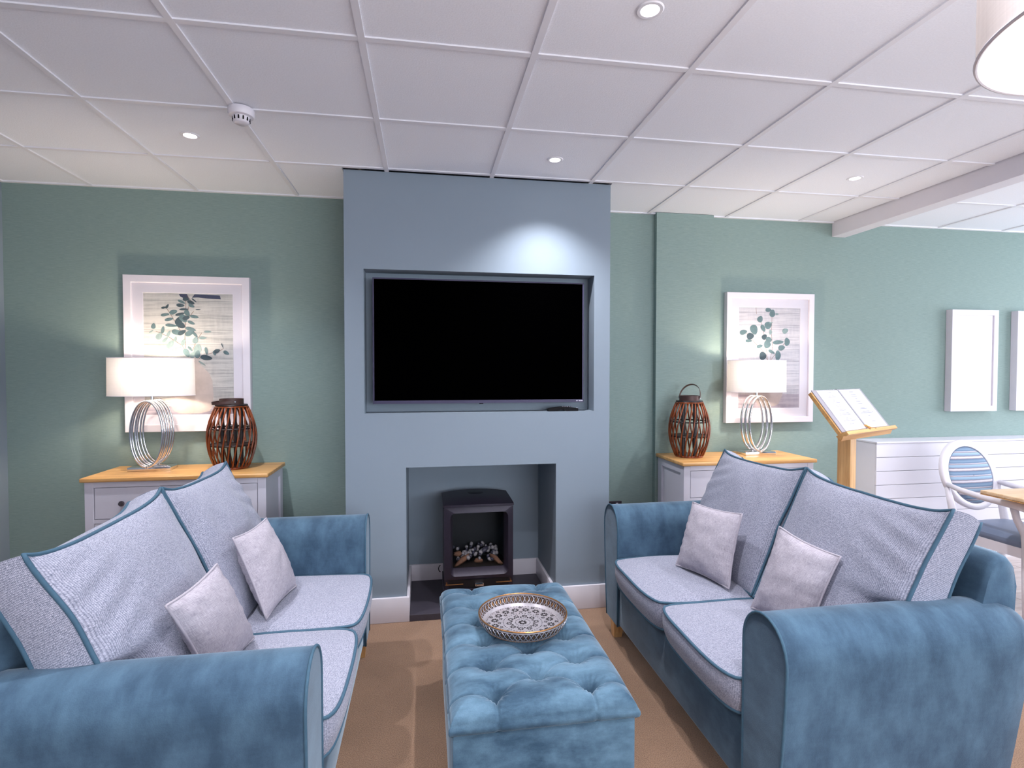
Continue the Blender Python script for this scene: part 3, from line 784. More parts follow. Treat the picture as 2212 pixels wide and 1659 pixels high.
def print_art(pr, ext, leaves, stems, vase, vmat, tabletop):
    ix0, ix1, iz0, iz1, y = ext; W, Hh = ix1-ix0, iz1-iz0
    def P(u, v): return (ix0+u*W, iz1-v*Hh)
    B(ix0, ix1, y-0.0002, y+0.0001, iz0, iz1-tabletop*Hh).build('printed_tabletop', 'print_table', pr)
    flat_poly(MB(), [P(*p) for p in vase], y, 0.0006).build('printed_vase', vmat, pr)
    sm = MB()
    for pts in stems:
        for (u0, v0), (u1, v1) in zip(pts, pts[1:]):
            a, b_ = Vector(P(u0, v0)), Vector(P(u1, v1)); d = (b_-a).normalized(); nn = Vector((-d.y, d.x))*0.0014
            flat_poly(sm, [tuple(a+nn), tuple(b_+nn), tuple(b_-nn), tuple(a-nn)], y, 0.0008)
    sm.build('printed_stems', 'stem', pr)
    for i, (u, v, l, w, ang, s_) in enumerate(leaves):
        x, z = P(u, v)
        flat_poly(MB(), leaf_pts(x, z, l*W, w*W, math.radians(ang)), y, 0.0010+0.00002*i).build('printed_leaf', 'leaf_'+s_, pr)
LP, LPp, LPe = picture('framed_print', 'large white framed print of long eucalyptus sprays in a vase, left of the chimney', -2.221, -1.490, 1.073, 2.047, 0.042, 0.046, 0.058, 'eucalyptus prints', 'print_bg')
def U(x, y): return ((x-305)/815.0, (y-235)/1130.0)
Lv = []
for x, y, l, w, a, s_ in ((690, 290, 60, 34, 0, 'a'), (735, 320, 70, 34, -20, 'a'), (765, 300, 60, 12, -40, 'a'), (650, 315, 75, 24, -25, 'b'), (640, 348, 75, 34, -5, 'a'), (740, 350, 60, 32, -25, 'b'), (670, 385, 85, 18, 3, 'a'),
                          (490, 372, 50, 20, 10, 'a'), (520, 360, 50, 22, 60, 'a'), (800, 386, 48, 10, 3, 'a'), (575, 412, 75, 42, 18, 'b'), (500, 438, 80, 28, 10, 'b'), (700, 420, 70, 45, -60, 'b'), (765, 452, 80, 30, -10, 'b'),
                          (635, 430, 90, 26, 15, 'a'), (535, 480, 80, 30, 12, 'b'), (625, 490, 95, 60, 60, 'a'), (665, 470, 90, 60, -50, 'b'), (690, 465, 70, 40, 20, 'a'), (735, 508, 70, 28, -25, 'b'), (640, 530, 90, 60, -30, 'a'), (555, 536, 110, 28, -5, 'b'),
                          (395, 543, 55, 40, 80, 'b'), (478, 575, 70, 30, 80, 'b'), (375, 592, 50, 14, 35, 'c'), (610, 600, 110, 50, -15, 'b'), (730, 568, 100, 34, -15, 'b'), (720, 605, 90, 48, 25, 'b'), (650, 600, 80, 40, 30, 'a'), (885, 590, 70, 20, 0, 'c'), (445, 635, 75, 52, 55, 'c'),
                          (530, 612, 65, 28, 65, 'c'), (770, 620, 60, 24, -50, 'b'), (840, 648, 75, 26, 0, 'c'), (498, 668, 70, 26, 45, 'c'), (772, 670, 66, 50, 70, 'c'), (660, 690, 70, 36, 70, 'c'), (590, 660, 50, 24, 80, 'c'), (545, 712, 95, 52, 55, 'c'),
                          (600, 752, 100, 34, 25, 'c'), (790, 750, 95, 70, 80, 'c'), (690, 790, 90, 52, -60, 'b'), (722, 750, 60, 22, -50, 'b'), (745, 805, 70, 50, 60, 'c'), (790, 800, 80, 50, 80, 'b'), (870, 770, 75, 28, -80, 'b'), (870, 832, 110, 50, -10, 'a'), (945, 790, 50, 26, -70, 'b'), (968, 770, 60, 40, 25, 'a'),
                          (1055, 785, 60, 34, -30, 'b'), (1018, 720, 56, 8, -70, 'a'), (830, 885, 80, 16, -35, 'c')):
    u, v = U(x, y); Lv.append((u, v, l/815.0, w/815.0, a, s_))
Ls = [[U(*p) for p in q] for q in ([(690, 800), (675, 650), (685, 480), (690, 300)], [(700, 800), (650, 720), (520, 635), (415, 590)], [(740, 770), (790, 660), (830, 600)], [(800, 840), (880, 800), (1000, 765), (1028, 745)], [(640, 590), (560, 450), (520, 385)], [(720, 450), (760, 400)], [(685, 480), (730, 300), (700, 255)])]
vs = [U(*p) for p in ((700, 830), (705, 870), (690, 910), (640, 950), (570, 1000), (540, 1080), (535, 1200), (545, 1290), (575, 1335), (640, 1355), (800, 1355), (890, 1335), (922, 1290), (930, 1180), (922, 1050), (895, 980), (845, 930), (815, 900), (803, 860), (808, 830))]
print_art(LPp, LPe, Lv, Ls, vs, 'print_vase', 0.93)
ix0, ix1, iz0, iz1, yy = LPe
W_, H_ = ix1-ix0, iz1-iz0
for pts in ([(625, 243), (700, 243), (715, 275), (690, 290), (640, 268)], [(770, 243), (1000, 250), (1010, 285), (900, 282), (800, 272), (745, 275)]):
    flat_poly(MB(), [(ix0+U(*p)[0]*W_, iz1-max(0.004, U(*p)[1])*H_) for p in pts], yy, 0.0005).build('printed_speckle', 'print_navy', LPp)
RP, RPp, RPe = picture('framed_print', 'large white framed print of round eucalyptus leaves, behind the lamp by the lectern', 1.803, 2.519, 1.070, 2.036, 0.042, 0.042, 0.064, 'eucalyptus prints', 'print_bg2')
def U2(x, y): return ((x-302)/658.0, (y-270)/1095.0)
Rv = []
for x, y, l, w, a, s_ in ((615, 295, 66, 40, 0, 'b'), (658, 330, 75, 60, 80, 'b'), (708, 338, 36, 16, 0, 'c'), (527, 395, 66, 58, 60, 'b'), (615, 460, 80, 72, 30, 'b'), (645, 432, 40, 12, 10, 'c'), (463, 512, 100, 78, -70, 'b'), (560, 495, 75, 44, -60, 'b'), (350, 540, 80, 48, 15, 'b'),
                          (425, 582, 78, 66, 10, 'a'), (408, 633, 70, 30, 0, 'b'), (575, 588, 60, 50, 40, 'a'), (622, 620, 66, 60, 0, 'b'), (608, 670, 75, 74, 0, 'b'), (640, 535, 34, 50, 0, 'c'), (725, 645, 120, 40, 5, 'b'), (822, 640, 60, 80, 0, 'b'), (762, 705, 75, 52, 10, 'b'), (525, 690, 66, 34, 15, 'b'),
                          (655, 750, 76, 30, -25, 'b'), (562, 795, 76, 82, 0, 'a'), (725, 790, 60, 100, 0, 'b'), (800, 520, 66, 50, 20, 'c')):
    u, v = U2(x, y); Rv.append((u, v, l/658.0, w/658.0, a, s_))
Rs = [[U2(*p) for p in q] for q in ([(615, 850), (595, 720), (570, 560), (540, 430)], [(615, 850), (560, 740), (470, 650), (380, 545)], [(640, 850), (665, 690), (650, 560), (655, 350)], [(640, 850), (720, 740), (800, 650)], [(480, 270), (490, 340)])]
vs2 = [U2(*p) for p in ((560, 840), (770, 840), (800, 1000), (798, 1130), (770, 1240), (735, 1320), (690, 1345), (560, 1350), (520, 1335), (480, 1260), (455, 1150), (455, 1000))]
print_art(RPp, RPe, Rv, Rs, vs2, 'print_vase2', 0.86)
def abstract(label, x0, x1, shift):
    root, pr, (a, b_, c_, d_, y) = picture('framed_print', label, x0, x1, 1.135, 1.943, 0.055, 0.042, 0.055, 'narrow pale framed prints', 'abs_bg')
    W, Hh = b_-a, d_-c_
    for k, (u0, u1, u2, u3, v0, v1, mt_) in enumerate(((0.05, 0.25, 0.0, 0.22, 0.3, 0.98, 'abs_lilac'), (0.36, 0.62, 0.34, 0.56, 0.12, 0.36, 'abs_pink'), (0.37, 0.46, 0.36, 0.5, 0.36, 0.95, 'abs_pink'), (0.56, 0.68, 0.6, 0.7, 0.1, 0.7, 'abs_lilac'), (0.80, 0.9, 0.78, 0.96, 0.3, 0.95, 'abs_lilac'))):
        mb = MB(); N = 10; L_, R_ = [], []
        for i in range(N+1):
            s_ = i/N; wv = 0.025*math.sin(7*s_+k+shift)
            L_.append((a+(u0+(u2-u0)*s_+wv)*W, d_-(v0+(v1-v0)*s_)*Hh)); R_.append((a+(u1+(u3-u1)*s_-wv)*W, d_-(v0+(v1-v0)*s_)*Hh))
        cl = lambda p: (min(max(p[0], a), b_), p[1])
        flat_poly(mb, [cl(p) for p in L_+R_[::-1]], y, 0.0005+0.0001*k); mb.build('printed_shape', mt_, pr)
abstract('narrow white deep framed pale print above the radiator cover, nearer the lectern', 3.724, 4.160, 0.0)
abstract('narrow white deep framed pale print above the radiator cover, further from the lectern', 4.344, 4.780, 1.3)

# ------------------------------------------------------------------ socket on the back wall
so = thing('wall_socket', 'dark metal double wall socket beside the chimney breast', 'socket', (0.94, YB, 0.43))
B(-0.073, 0.073, -0.009, 0.0, 0.0, 0.086, bev=0.002).build('plate', 'socket', so)
for x in (-0.036, 0.036):
    B(x-0.024, x+0.024, -0.0125, -0.009, 0.01, 0.05).build('outlet', 'black_plastic', so)
    B(x-0.008, x+0.008, -0.014, -0.009, 0.058, 0.074).build('switch', 'white_mark', so)

# ------------------------------------------------------------------ cushions
def cushion_mesh(P, N, strip=4, bulge=0.008):
    """P(s,t,k) gives a face point for k=+1 (front) and -1 (back), s,t in -1..1; returns MB, uv and the two edge loops"""
    mb = MB(); uv = []; v = []; f = []
    idx = {}
    for k in (1, -1):
        for i in range(N+1):
            for j in range(N+1):
                s_, t_ = -1+2*i/N, -1+2*j/N
                idx[(k, i, j)] = len(v); v.append(P(s_, t_, k)); uv.append((s_, t_))
        for i in range(N):
            for j in range(N):
                q = (idx[(k, i, j)], idx[(k, i+1, j)], idx[(k, i+1, j+1)], idx[(k, i, j+1)]); f.append(q if k > 0 else q[::-1])
    loop = [(i, 0) for i in range(N)]+[(N, j) for j in range(N)]+[(i, N) for i in range(N, 0, -1)]+[(0, j) for j in range(N, 0, -1)]
    A = [Vector(v[idx[(1, i, j)]]) for i, j in loop]; Bk = [Vector(v[idx[(-1, i, j)]]) for i, j in loop]
    # metric uv
    pu = (Vector(v[idx[(1, N, N//2)]])-Vector(v[idx[(1, 0, N//2)]])).length/2; pv = (Vector(v[idx[(1, N//2, N)]])-Vector(v[idx[(1, N//2, 0)]])).length/2
    uv = [(a*pu, b_*pv) for a, b_ in uv]
    if strip:
        cen = sum(A, Vector())/len(A); nl = len(loop); base = len(v); run = 0.0
        for r in range(strip+1):
            w_ = r/strip; run = 0.0
            for q in range(nl+1):
                qq = q % nl
                p = A[qq].lerp(Bk[qq], w_); out = (A[qq]-cen); out = out.normalized()*bulge*math.sin(PI*w_)
                v.append(p+out); uv.append((run, 3.0+w_*(A[qq]-Bk[qq]).length)); run += (A[(qq+1) % nl]-A[qq]).length
        for r in range(strip):
            for q in range(nl):
                a = base+r*(nl+1)+q; f.append((a, a+nl+1, a+nl+2, a+1))
    mb.v = [tuple(p) for p in v]; mb.f = f
    return mb, uv, A, Bk
def sstep(a, b_, x):
    x = max(0.0, min(1.0, (x-a)/(b_-a))); return x*x*(3-2*x)

def sofa(label, loc, rotz, seed):
    """faces local -y; x along the length; origin at the front centre on the floor"""
    root = thing('sofa', label, 'sofa', loc, rotz, 'pair of two seat sofas')
    HL, AW, DP = 0.775, 0.208, 0.80
    nz = lambda p, f_, a: a*noise.noise(Vector(p)*f_+Vector((seed*7.3, 0, 0)))
    # base
    b_ = MB(); b_.box(-HL+AW-0.01, HL-AW+0.01, 0.012, DP-0.03, 0.10, 0.345, bev=0.012, seg=3)
    b_.build('base', 'velvet_sofa', root, smooth=True)
    # arms
    for side in (-1, 1):
        sec = []; top, zs, rx = 0.725, 0.605, AW/2
        for z in (0.10, 0.2, 0.3, 0.4, 0.5): sec.append((0.0, z))
        for k in range(17):
            a = PI-PI*k/16; sec.append((rx+rx*math.cos(a), zs+(top-zs)*max(0.0, math.sin(a))**0.9))
        for z in (0.5, 0.4, 0.3, 0.2, 0.10): sec.append((AW-0.042*((0.605-z)/0.505)**1.3, z))
        n = len(sec); mb = MB(); v = []; f = []
        ds = [0.0, 0.012, 0.2, 0.4, 0.6, 0.8, 0.93, 0.985, 1.0]
        for d in ds:
            e = 0.0 if d < 0.9 else ((d-0.9)/0.1)**2
            for u, z in sec:
                db = DP+0.055*max(0, min(1, (z-0.1)/0.6))
                zz = z-0.03*e*max(0, (z-0.45)/0.3); uu = u+(AW/2-u)*0.10*e
                bul = 0.006*math.sin(PI*d) if 0.012 < d < 0.99 else 0
                uu2 = uu+(bul if u > AW/2 else -bul*0.5)
                v.append((side*(HL-AW+uu2), d*db, zz))
        for i in range(len(ds)-1):
            for k in range(n-1):
                a = i*n+k; f.append((a, a+n, a+n+1, a+1))
        f.append(tuple(range(n))); f.append(tuple((len(ds)-1)*n+k for k in range(n-1, -1, -1)))
        for i in range(len(ds)-1): f.append((i*n, i*n+n-1, (i+1)*n+n-1, (i+1)*n))
        arm = mb.add(v, f).build('arm', 'velvet_sofa', root, smooth=True, ang=55)
        MB().tube([(side*(HL-AW+u), 0.0, z) for u, z in sec], 0.0045, 8).build('piping', 'piping', arm, smooth=True, ang=None)
    # back frame
    prof = [(0.60, 0.345), (0.70, 0.60), (0.755, 0.80), (0.772, 0.845), (0.80, 0.868), (0.835, 0.868), (0.858, 0.845), (0.872, 0.78), (0.866, 0.68), (0.835, 0.40), (0.79, 0.105), (0.60, 0.105)]
    bk = MB(); xs_ = [-0.70, -0.69, -0.66, 0.66, 0.69, 0.70]; n = len(prof); v = []; f = []
    cxm = sum(p[0] for p in prof)/n; czm = sum(p[1] for p in prof)/n
    for x in xs_:
        e = {0.70: 0.93, 0.69: 0.975, 0.66: 1.0}[round(abs(x), 2)]
        for d, z in prof: v.append((x, cxm+(d-cxm)*e, czm+(z-czm)*e if z > 0.2 else z))
    for i in range(len(xs_)-1):
        for k in range(n): f.append((i*n+k, i*n+(k+1) % n, (i+1)*n+(k+1) % n, (i+1)*n+k))
    f.append(tuple(range(n))); f.append(tuple((len(xs_)-1)*n+k for k in range(n-1, -1, -1)))
    bk.add(v, f).build('backrest', 'velvet_sofa', root, smooth=True, ang=50)
    # seat cushions
    for side in (-1, 1):
        cx, hw = side*0.284, 0.281
        d0, d1 = -0.045, 0.60
        def P(s_, t_, k):
            rnd = 0.02*abs(s_*t_)**6
            x = cx+s_*(hw-rnd); y = (d0+d1)/2+t_*((d1-d0)/2-rnd)
            if t_ < 0: y += 0.012*(s_*s_)
            pf = ((1-abs(s_)**2.5)*(1-abs(t_)**2.5))**0.5
            z = (0.463+0.028*pf) if k > 0 else 0.347
            z += nz((x, y, 0.3*k), 5, 0.005)*(1 if k > 0 else 0)
            if k < 0 and t_ < -0.8: y += 0.014
            return (x, y, z)
        mb, uv, A, Bk = cushion_mesh(P, 20, 4, 0.012)
        so_ = mb.build('seat_cushion', 'tweed', root, smooth=True, ang=75, uv=uv)
        for lpx in (A, Bk): MB().tube(lpx, 0.0058, 8, closed=True).build('piping', 'piping', so_, smooth=True, ang=None)
    # back cushions
    for side in (-1, 1):
        O = Vector((0, 0.405, 0.475)); upv = Vector((0, 0.25, 0.54)); ln = upv.length; upv.normalize()
        nv = Vector((0, -upv.z, upv.y)); th = 0.135
        def P(s_, t_, k):
            vv = (t_+1)/2*ln
            wout = 0.565+0.098*sstep(-0.26, -0.12, t_)
            a = (s_+1)/2
            inner = 0.006+0.012*(1-abs(t_))
            u = inner+(wout-inner)*a
            # soft corners and sag of the top edge between pointed ears
            sag = -0.022*(1-abs(s_)**3)*sstep(0.3, 1.0, t_)
            ear = 0.014*abs(s_)**8*sstep(0.6, 1.0, t_)
            vv += sag*1.0+ear
            u += -0.012*(1-abs(t_)**2)*(1 if a > 0.5 else 0)*sstep(0.5, 1, a)
            pf = ((1-abs(s_)**2.6)*(1-abs(t_)**2.6))**0.55
            off = (0.058*pf if k > 0 else -th*(1-0.15*abs(t_))-0.01*pf)
            lean = 0.012*a*sstep(0.2, 1.0, t_)                          # outer ears flop back a little
            vv -= 0.012*a*a*sstep(0.2, 1.0, t_)
            p = O+upv*vv+nv*(off-lean)+Vector((side*u, 0, 0))
            wr = nz((p.x*2, p.y, p.z+k), 7, 0.007)*(1 if k > 0 else 0.5)
            edge = sstep(0.55, 1.0, a)*sstep(-0.4, 0.3, t_)
            wr += edge*pf*0.009*math.sin(22*t_+9*s_)
            return tuple(p+nv*wr)
        mb, uv, A, Bk = cushion_mesh(P, 34, 5, 0.012)
        bo = mb.build('back_cushion', 'tweed', root, smooth=True, ang=75, uv=uv)
        for lpx in (A, Bk): MB().tube(lpx, 0.0062, 8, closed=True).build('piping', 'piping', bo, smooth=True, ang=None)
    # legs
    for sx in (-1, 1):
        for y in (0.035, DP-0.07):
            lg = MB(); v = []; x = sx*(HL-0.115); dy = 0.0
            for z, h in ((0.0, 0.021), (0.10, 0.03)):
                off = 0.012 if z == 0 else 0.0
                v += [(x+sx*off+a*h, y+b2*h, z) for a, b2 in ((-1, -1), (1, -1), (1, 1), (-1, 1))]
            lg.add(v, [(3, 2, 1, 0), (4, 5, 6, 7)]+[(k, (k+1) % 4, (k+1) % 4+4, k+4) for k in range(4)])
            lg.build('leg', 'oak_z', root)
    return root
sofa('blue velvet sofa with grey tweed cushions, its back to the dining table', (0.612, 0.205, 0), -PI/2, 1)
sofa('blue velvet sofa with grey tweed cushions, its back to the blue side wall', (-0.682, 0.21, 0), PI/2, 2)

def throw_pillow(label, BL, BR, TL, TR, thick, seed):
    BL, BR, TL, TR = map(Vector, (BL, BR, TL, TR)); c = (BL+BR+TL+TR)/4
    n = ((BR-BL).cross(TL-BL)).normalized()
    if n.dot(CAM-c) < 0: n = -n
    root = thing('throw_pillow', label, 'pillow', tuple(c), 0, 'grey linen throw pillows')
    def P(s_, t_, k):
        u = s_*(1-0.07*(1-t_*t_)); w = t_*(1-0.07*(1-s_*s_))
        p = BL.lerp(BR, (u+1)/2).lerp(TL.lerp(TR, (u+1)/2), (w+1)/2)-c
        pf = ((1-s_*s_)*(1-t_*t_))**0.5
        wr = 0.006*noise.noise(Vector((s_*3, t_*3, seed*5+k)))*min(1, 3*pf)
        e = min(1-abs(s_), 1-abs(t_))
        wr += 0.0035*math.sin(26*(s_ if abs(t_) > abs(s_) else t_)+seed)*math.exp(-e*6)*min(1, e*12)
        return tuple(p+n*k*(thick*pf)+n*wr*k)
    mb, uv, A, Bk = cushion_mesh(P, 26, 0)
    bo = mb.build('cover', 'linen', root, smooth=True, ang=None, uv=uv)
    MB().tube(A, 0.0042, 6, closed=True).build('piping', 'linen', bo, smooth=True, ang=None)
throw_pillow('grey linen pillow beside the far arm of the sofa backing on the dining table', (0.836, 0.561, 0.495), (0.93, 0.244, 0.495), (0.952, 0.615, 0.79), (1.018, 0.29, 0.812), 0.06, 1)
throw_pillow('grey linen pillow by the near arm of the sofa backing on the dining table', (0.916, 0.059, 0.495), (0.982, -0.19, 0.495), (1.012, 0.023, 0.832), (1.078, -0.221, 0.791), 0.055, 2)
throw_pillow('grey linen pillow beside the far arm of the sofa along the side wall', (-1.0, 0.266, 0.495), (-0.961, 0.584, 0.495), (-1.122, 0.28, 0.812), (-1.09, 0.604, 0.80), 0.06, 3)
throw_pillow('grey linen pillow by the near arm of the sofa along the side wall', (-1.03, -0.18, 0.495), (-1.0, 0.115, 0.495), (-1.112, -0.288, 0.796), (-1.074, -0.018, 0.816), 0.055, 4)

# ------------------------------------------------------------------ tufted ottoman
OTX0, OTX1, OTY0, OTY1 = -0.317, 0.266, -0.335, 0.612
ocx, ocy = (OTX0+OTX1)/2, (OTY0+OTY1)/2
ot = thing('ottoman', 'blue velvet storage ottoman with deep buttoned lid', 'ottoman', (ocx, ocy, 0))
hw, hd = (OTX1-OTX0)/2, (OTY1-OTY0)/2
MB().box(-hw+0.004, hw-0.004, -hd+0.004, hd-0.004, 0.012, 0.362, bev=0.006).build('body', 'velvet', ot, smooth=True)
for sx in (-1, 1):
    for sy in (-1, 1):
        MB().lathe([(0.018, 0), (0.02, 0.012)], 12, (sx*(hw-0.06), sy*(hd-0.06), 0)).build('foot', 'black_plastic', ot)
rows = [-0.252+0.157*k for k in range(6)]
btn = [(-0.175-ocx, y-ocy) for y in rows]+[(0.134-ocx, y-ocy) for y in rows]+[(-0.02-ocx, y+0.0785-ocy) for y in rows[:-1]]
seg = []
for i in range(6):
    l, r = btn[i], btn[6+i]
    for j in (i-1, i):
        if 0 <= j < 5: seg += [(l, btn[12+j]), (r, btn[12+j])]
    seg += [(l, (-hw-0.02, l[1])), (r, (hw+0.02, r[1]))]
seg += [(btn[0], (btn[0][0], -hd-0.02)), (btn[6], (btn[6][0], -hd-0.02)), (btn[5], (btn[5][0], hd+0.02)), (btn[11], (btn[11][0], hd+0.02))]
def seg_d(p, a, b_):
    ax, ay = a; bx, by = b_; dx, dy = bx-ax, by-ay
    t_ = max(0, min(1, ((p[0]-ax)*dx+(p[1]-ay)*dy)/(dx*dx+dy*dy)))
    return math.hypot(p[0]-ax-t_*dx, p[1]-ay-t_*dy)
def crease(x, y):
    return math.exp(-(min(seg_d((x, y), a, b_) for a, b_ in seg)/0.0045)**2)
def tuft(x, y):
    dmin = min(math.hypot(x-a, y-b_) for a, b_ in btn)
    ds = min(seg_d((x, y), a, b_) for a, b_ in seg)
    rad = 0.0
    for a, b_ in btn:
        d = math.hypot(x-a, y-b_)
        if d < 0.09: rad += 0.0022*math.sin(14*math.atan2(y-b_, x-a))*math.exp(-((d-0.025)/0.022)**2)
    return -0.030*math.exp(-(dmin/0.022)**2)-0.020*math.exp(-(dmin/0.048)**2)-0.006*math.exp(-(ds/0.0055)**2)-0.004*math.exp(-(ds/0.022)**2)+rad*1.3
lid = MB(); NX, NY_ = 170, 270; v = []; f = []
PR = [(-0.012, 0.363), (0.004, 0.366), (0.014, 0.376), (0.017, 0.392), (0.012, 0.408)]      # lower rolled edge: (outset, z)
def ring_pt(q, ex, z):
    return None
for i in range(NX+1):
    for j in range(NY_+1):
        sx, sy = -1+2*i/NX, -1+2*j/NY_
        # ease towards the edge so the roll is well sampled
        gx = math.copysign(1-(1-abs(sx))**1.25, sx); gy = math.copysign(1-(1-abs(sy))**1.25, sy)
        x, y = gx*(hw+0.003), gy*(hd+0.003)
        ex, ey = hw+0.003-abs(x), hd+0.003-abs(y)
        e = min(ex, ey)
        R_ = 0.075
        roll = 0.0 if e > R_ else (1-math.sqrt(max(0, 1-((R_-e)/R_)**2)))
        corner = 0.012*math.exp(-(ex*ex+ey*ey)/0.003)
        z = 0.447-0.050*roll-corner*0.5+tuft(x, y)*(1-0.8*roll)-(0.005*crease(x, y) if e < R_ else 0.0)+0.004*noise.noise(Vector((x*9, y*9, 2)))
        z += 0.010*(1-(abs(x)/hw)**2)*(1-(abs(y)/hd)**2)
        v.append((x, y, max(z, 0.394)))
for i in range(NX):
    for j in range(NY_):
        a = i*(NY_+1)+j; f.append((a, a+NY_+1, a+NY_+2, a+1))
edge = [i*(NY_+1) for i in range(NX)]+[NX*(NY_+1)+j for j in range(NY_)]+[i*(NY_+1)+NY_ for i in range(NX, 0, -1)]+[j for j in range(NY_, 0, -1)]
prev = edge
for o_, z_ in ((0.005, 0.388), (0.006, 0.378), (0.002, 0.368), (-0.008, 0.363)):
    cur = []
    for q in edge:
        x, y, z = v[q]; px, py = x/(hw+0.003), y/(hd+0.003)
        nx_ = math.copysign(1, px) if abs(px) > 0.999 else 0; ny_ = math.copysign(1, py) if abs(py) > 0.999 else 0
        pleat = min(seg_d((x, y), a, b_) for a, b_ in seg); pl = 0.005*math.exp(-(pleat/0.008)**2)
        cur.append(len(v)); v.append((x+nx_*(o_-pl), y+ny_*(o_-pl), z_))
    n = len(edge)
    for k in range(n): f.append((prev[k], prev[(k+1) % n], cur[(k+1) % n], cur[k]))
    prev = cur
f.append(tuple(prev))
ld = lid.add(v, f).build('lid', 'velvet', ot, smooth=True, ang=None)
b0 = None
for x, y in btn:
    zb = 0.447+tuft(x, y)+0.010*(1-(abs(x)/hw)**2)*(1-(abs(y)/hd)**2)
    if b0 is None:
        o = MB().lathe([(0.011, -0.004), (0.0105, 0.001), (0.007, 0.004), (0, 0.005)], 14).build('button', 'velvet', ld, smooth=True); b0 = o
    else: o = dup(b0, ld)
    o.location = (x, y, zb)

# ------------------------------------------------------------------ pierced tray
TRX, TRY, TRZ, TR = -0.012, 0.150, 0.457, 0.172
tr = thing('tray', 'round pierced metal tray with brass rim on the blue ottoman', 'tray', (TRX, TRY, TRZ))
MB().lathe([(0, 0.0), (0.145, 0.0), (0.150, 0.003), (0.150, 0.0045), (0, 0.0045)], 72).build('tray_base', 'silver', tr, smooth=True)
dk = MB()
def petals(cx, cy, n, r0, r1, w, ph=0.0, z=0.0046):
    for k in range(n):
        a = ph+2*PI*k/n; pts = []
        rm, hl = (r0+r1)/2, (r1-r0)/2
        for q in range(8):
            b_ = 2*PI*q/8; px, py = rm+hl*math.cos(b_), w*1.35*math.sin(b_)
            pts.append((cx+px*math.cos(a)-py*math.sin(a), cy+px*math.sin(a)+py*math.cos(a), z+0.0003))
        dk.add(pts, [tuple(range(8))])
petals(0, 0, 8, 0.006, 0.018, 0.0035); petals(0, 0, 24, 0.027, 0.031, 0.0016)
for k in range(10):
    a = 2*PI*k/10; x, y = 0.054*math.cos(a), 0.054*math.sin(a)
    petals(x, y, 7, 0.004, 0.0125, 0.0022, a)
petals(0, 0, 40, 0.074, 0.079, 0.0018); petals(0, 0, 10, 0.040, 0.050, 0.003, PI/10)
for k in range(16):
    a = 2*PI*k/16+0.1; x, y = 0.112*math.cos(a), 0.112*math.sin(a)
    petals(x, y, 8, 0.005, 0.0165, 0.0027, a); petals(0.092*math.cos(a+PI/16), 0.092*math.sin(a+PI/16), 5, 0.002, 0.008, 0.0018, a)
    petals(0.134*math.cos(a+PI/16), 0.134*math.sin(a+PI/16), 6, 0.002, 0.008, 0.0018, a)
petals(0, 0, 72, 0.1405, 0.1455, 0.0017)
po = dk.build('pierced_pattern', 'hole_shade', tr); po['kind'] = 'stuff'  # flat dark petals laid on the base in place of cut holes
def side_r(z): return 0.150+0.024*math.sin(min(1, z/0.05)*PI*0.62)
inner = MB(); inner.lathe([(side_r(z)-0.0016, z) for z in (0.002, 0.006, 0.010, 0.013)]+[(side_r(z), z) for z in (0.013, 0.010, 0.006, 0.002)], 96, closed=True)
inner.build('side_band', 'silver', tr, smooth=True)
bn = MB(); bn.lathe([(side_r(z)-0.0016, z) for z in (0.040, 0.046)]+[(side_r(z), z) for z in (0.046, 0.040)], 96, closed=True); bn.build('side_band', 'silver', tr, smooth=True)
wl = MB(); wl.lathe([(side_r(z)-0.0004, z) for z in (0.012, 0.02, 0.03, 0.041)]+[(side_r(z)+0.0004, z) for z in (0.041, 0.03, 0.02, 0.012)], 96, closed=True)
wl.build('side_wall', 'bronze', tr, smooth=True)
lat = MB(); NL = 54
for k in range(NL):
    for sg in (-1, 1):
        path = []
        for i in range(9):
            z = 0.011+0.031*i/8; amp = math.sin(2*PI*i/8)
            a = 2*PI*(k+0.5*0)/NL+sg*(PI/NL)*(0.55-0.4*math.cos(2*PI*i/8))
            path.append((side_r(z)*math.cos(a), side_r(z)*math.sin(a), z))
        lat.tube(path, 0.0017, 4, caps=False)
lo_ = lat.build('pierced_lattice', 'silver', tr, smooth=True); lo_['kind'] = 'stuff'
drp = MB()
for k in range(NL):
    a = 2*PI*k/NL
    for z0, z1, r_ in ((0.018, 0.034, 0.0026),):
        drp.tube([(side_r(z)*math.cos(a), side_r(z)*math.sin(a), z) for z in (z0, (z0+z1)/2, z1)], [0.0006, r_, 0.0008], 5)
d_ = drp.build('lattice_drops', 'copper', tr, smooth=True); d_['kind'] = 'stuff'
MB().tube([(side_r(0.048)*math.cos(2*PI*k/96), side_r(0.048)*math.sin(2*PI*k/96), 0.048) for k in range(96)], 0.0028, 8, closed=True).build('rim', 'copper', tr, smooth=True, ang=None)
bd_ = MB()
for k in range(150):
    a = 2*PI*k/150; bd_.lathe([(0, -0.0026), (0.0026, 0), (0, 0.0026)], 5, (0.1545*math.cos(a), 0.1545*math.sin(a), 0.004))
bo_ = bd_.build('beaded_edge', 'copper', tr, smooth=True); bo_['kind'] = 'stuff'

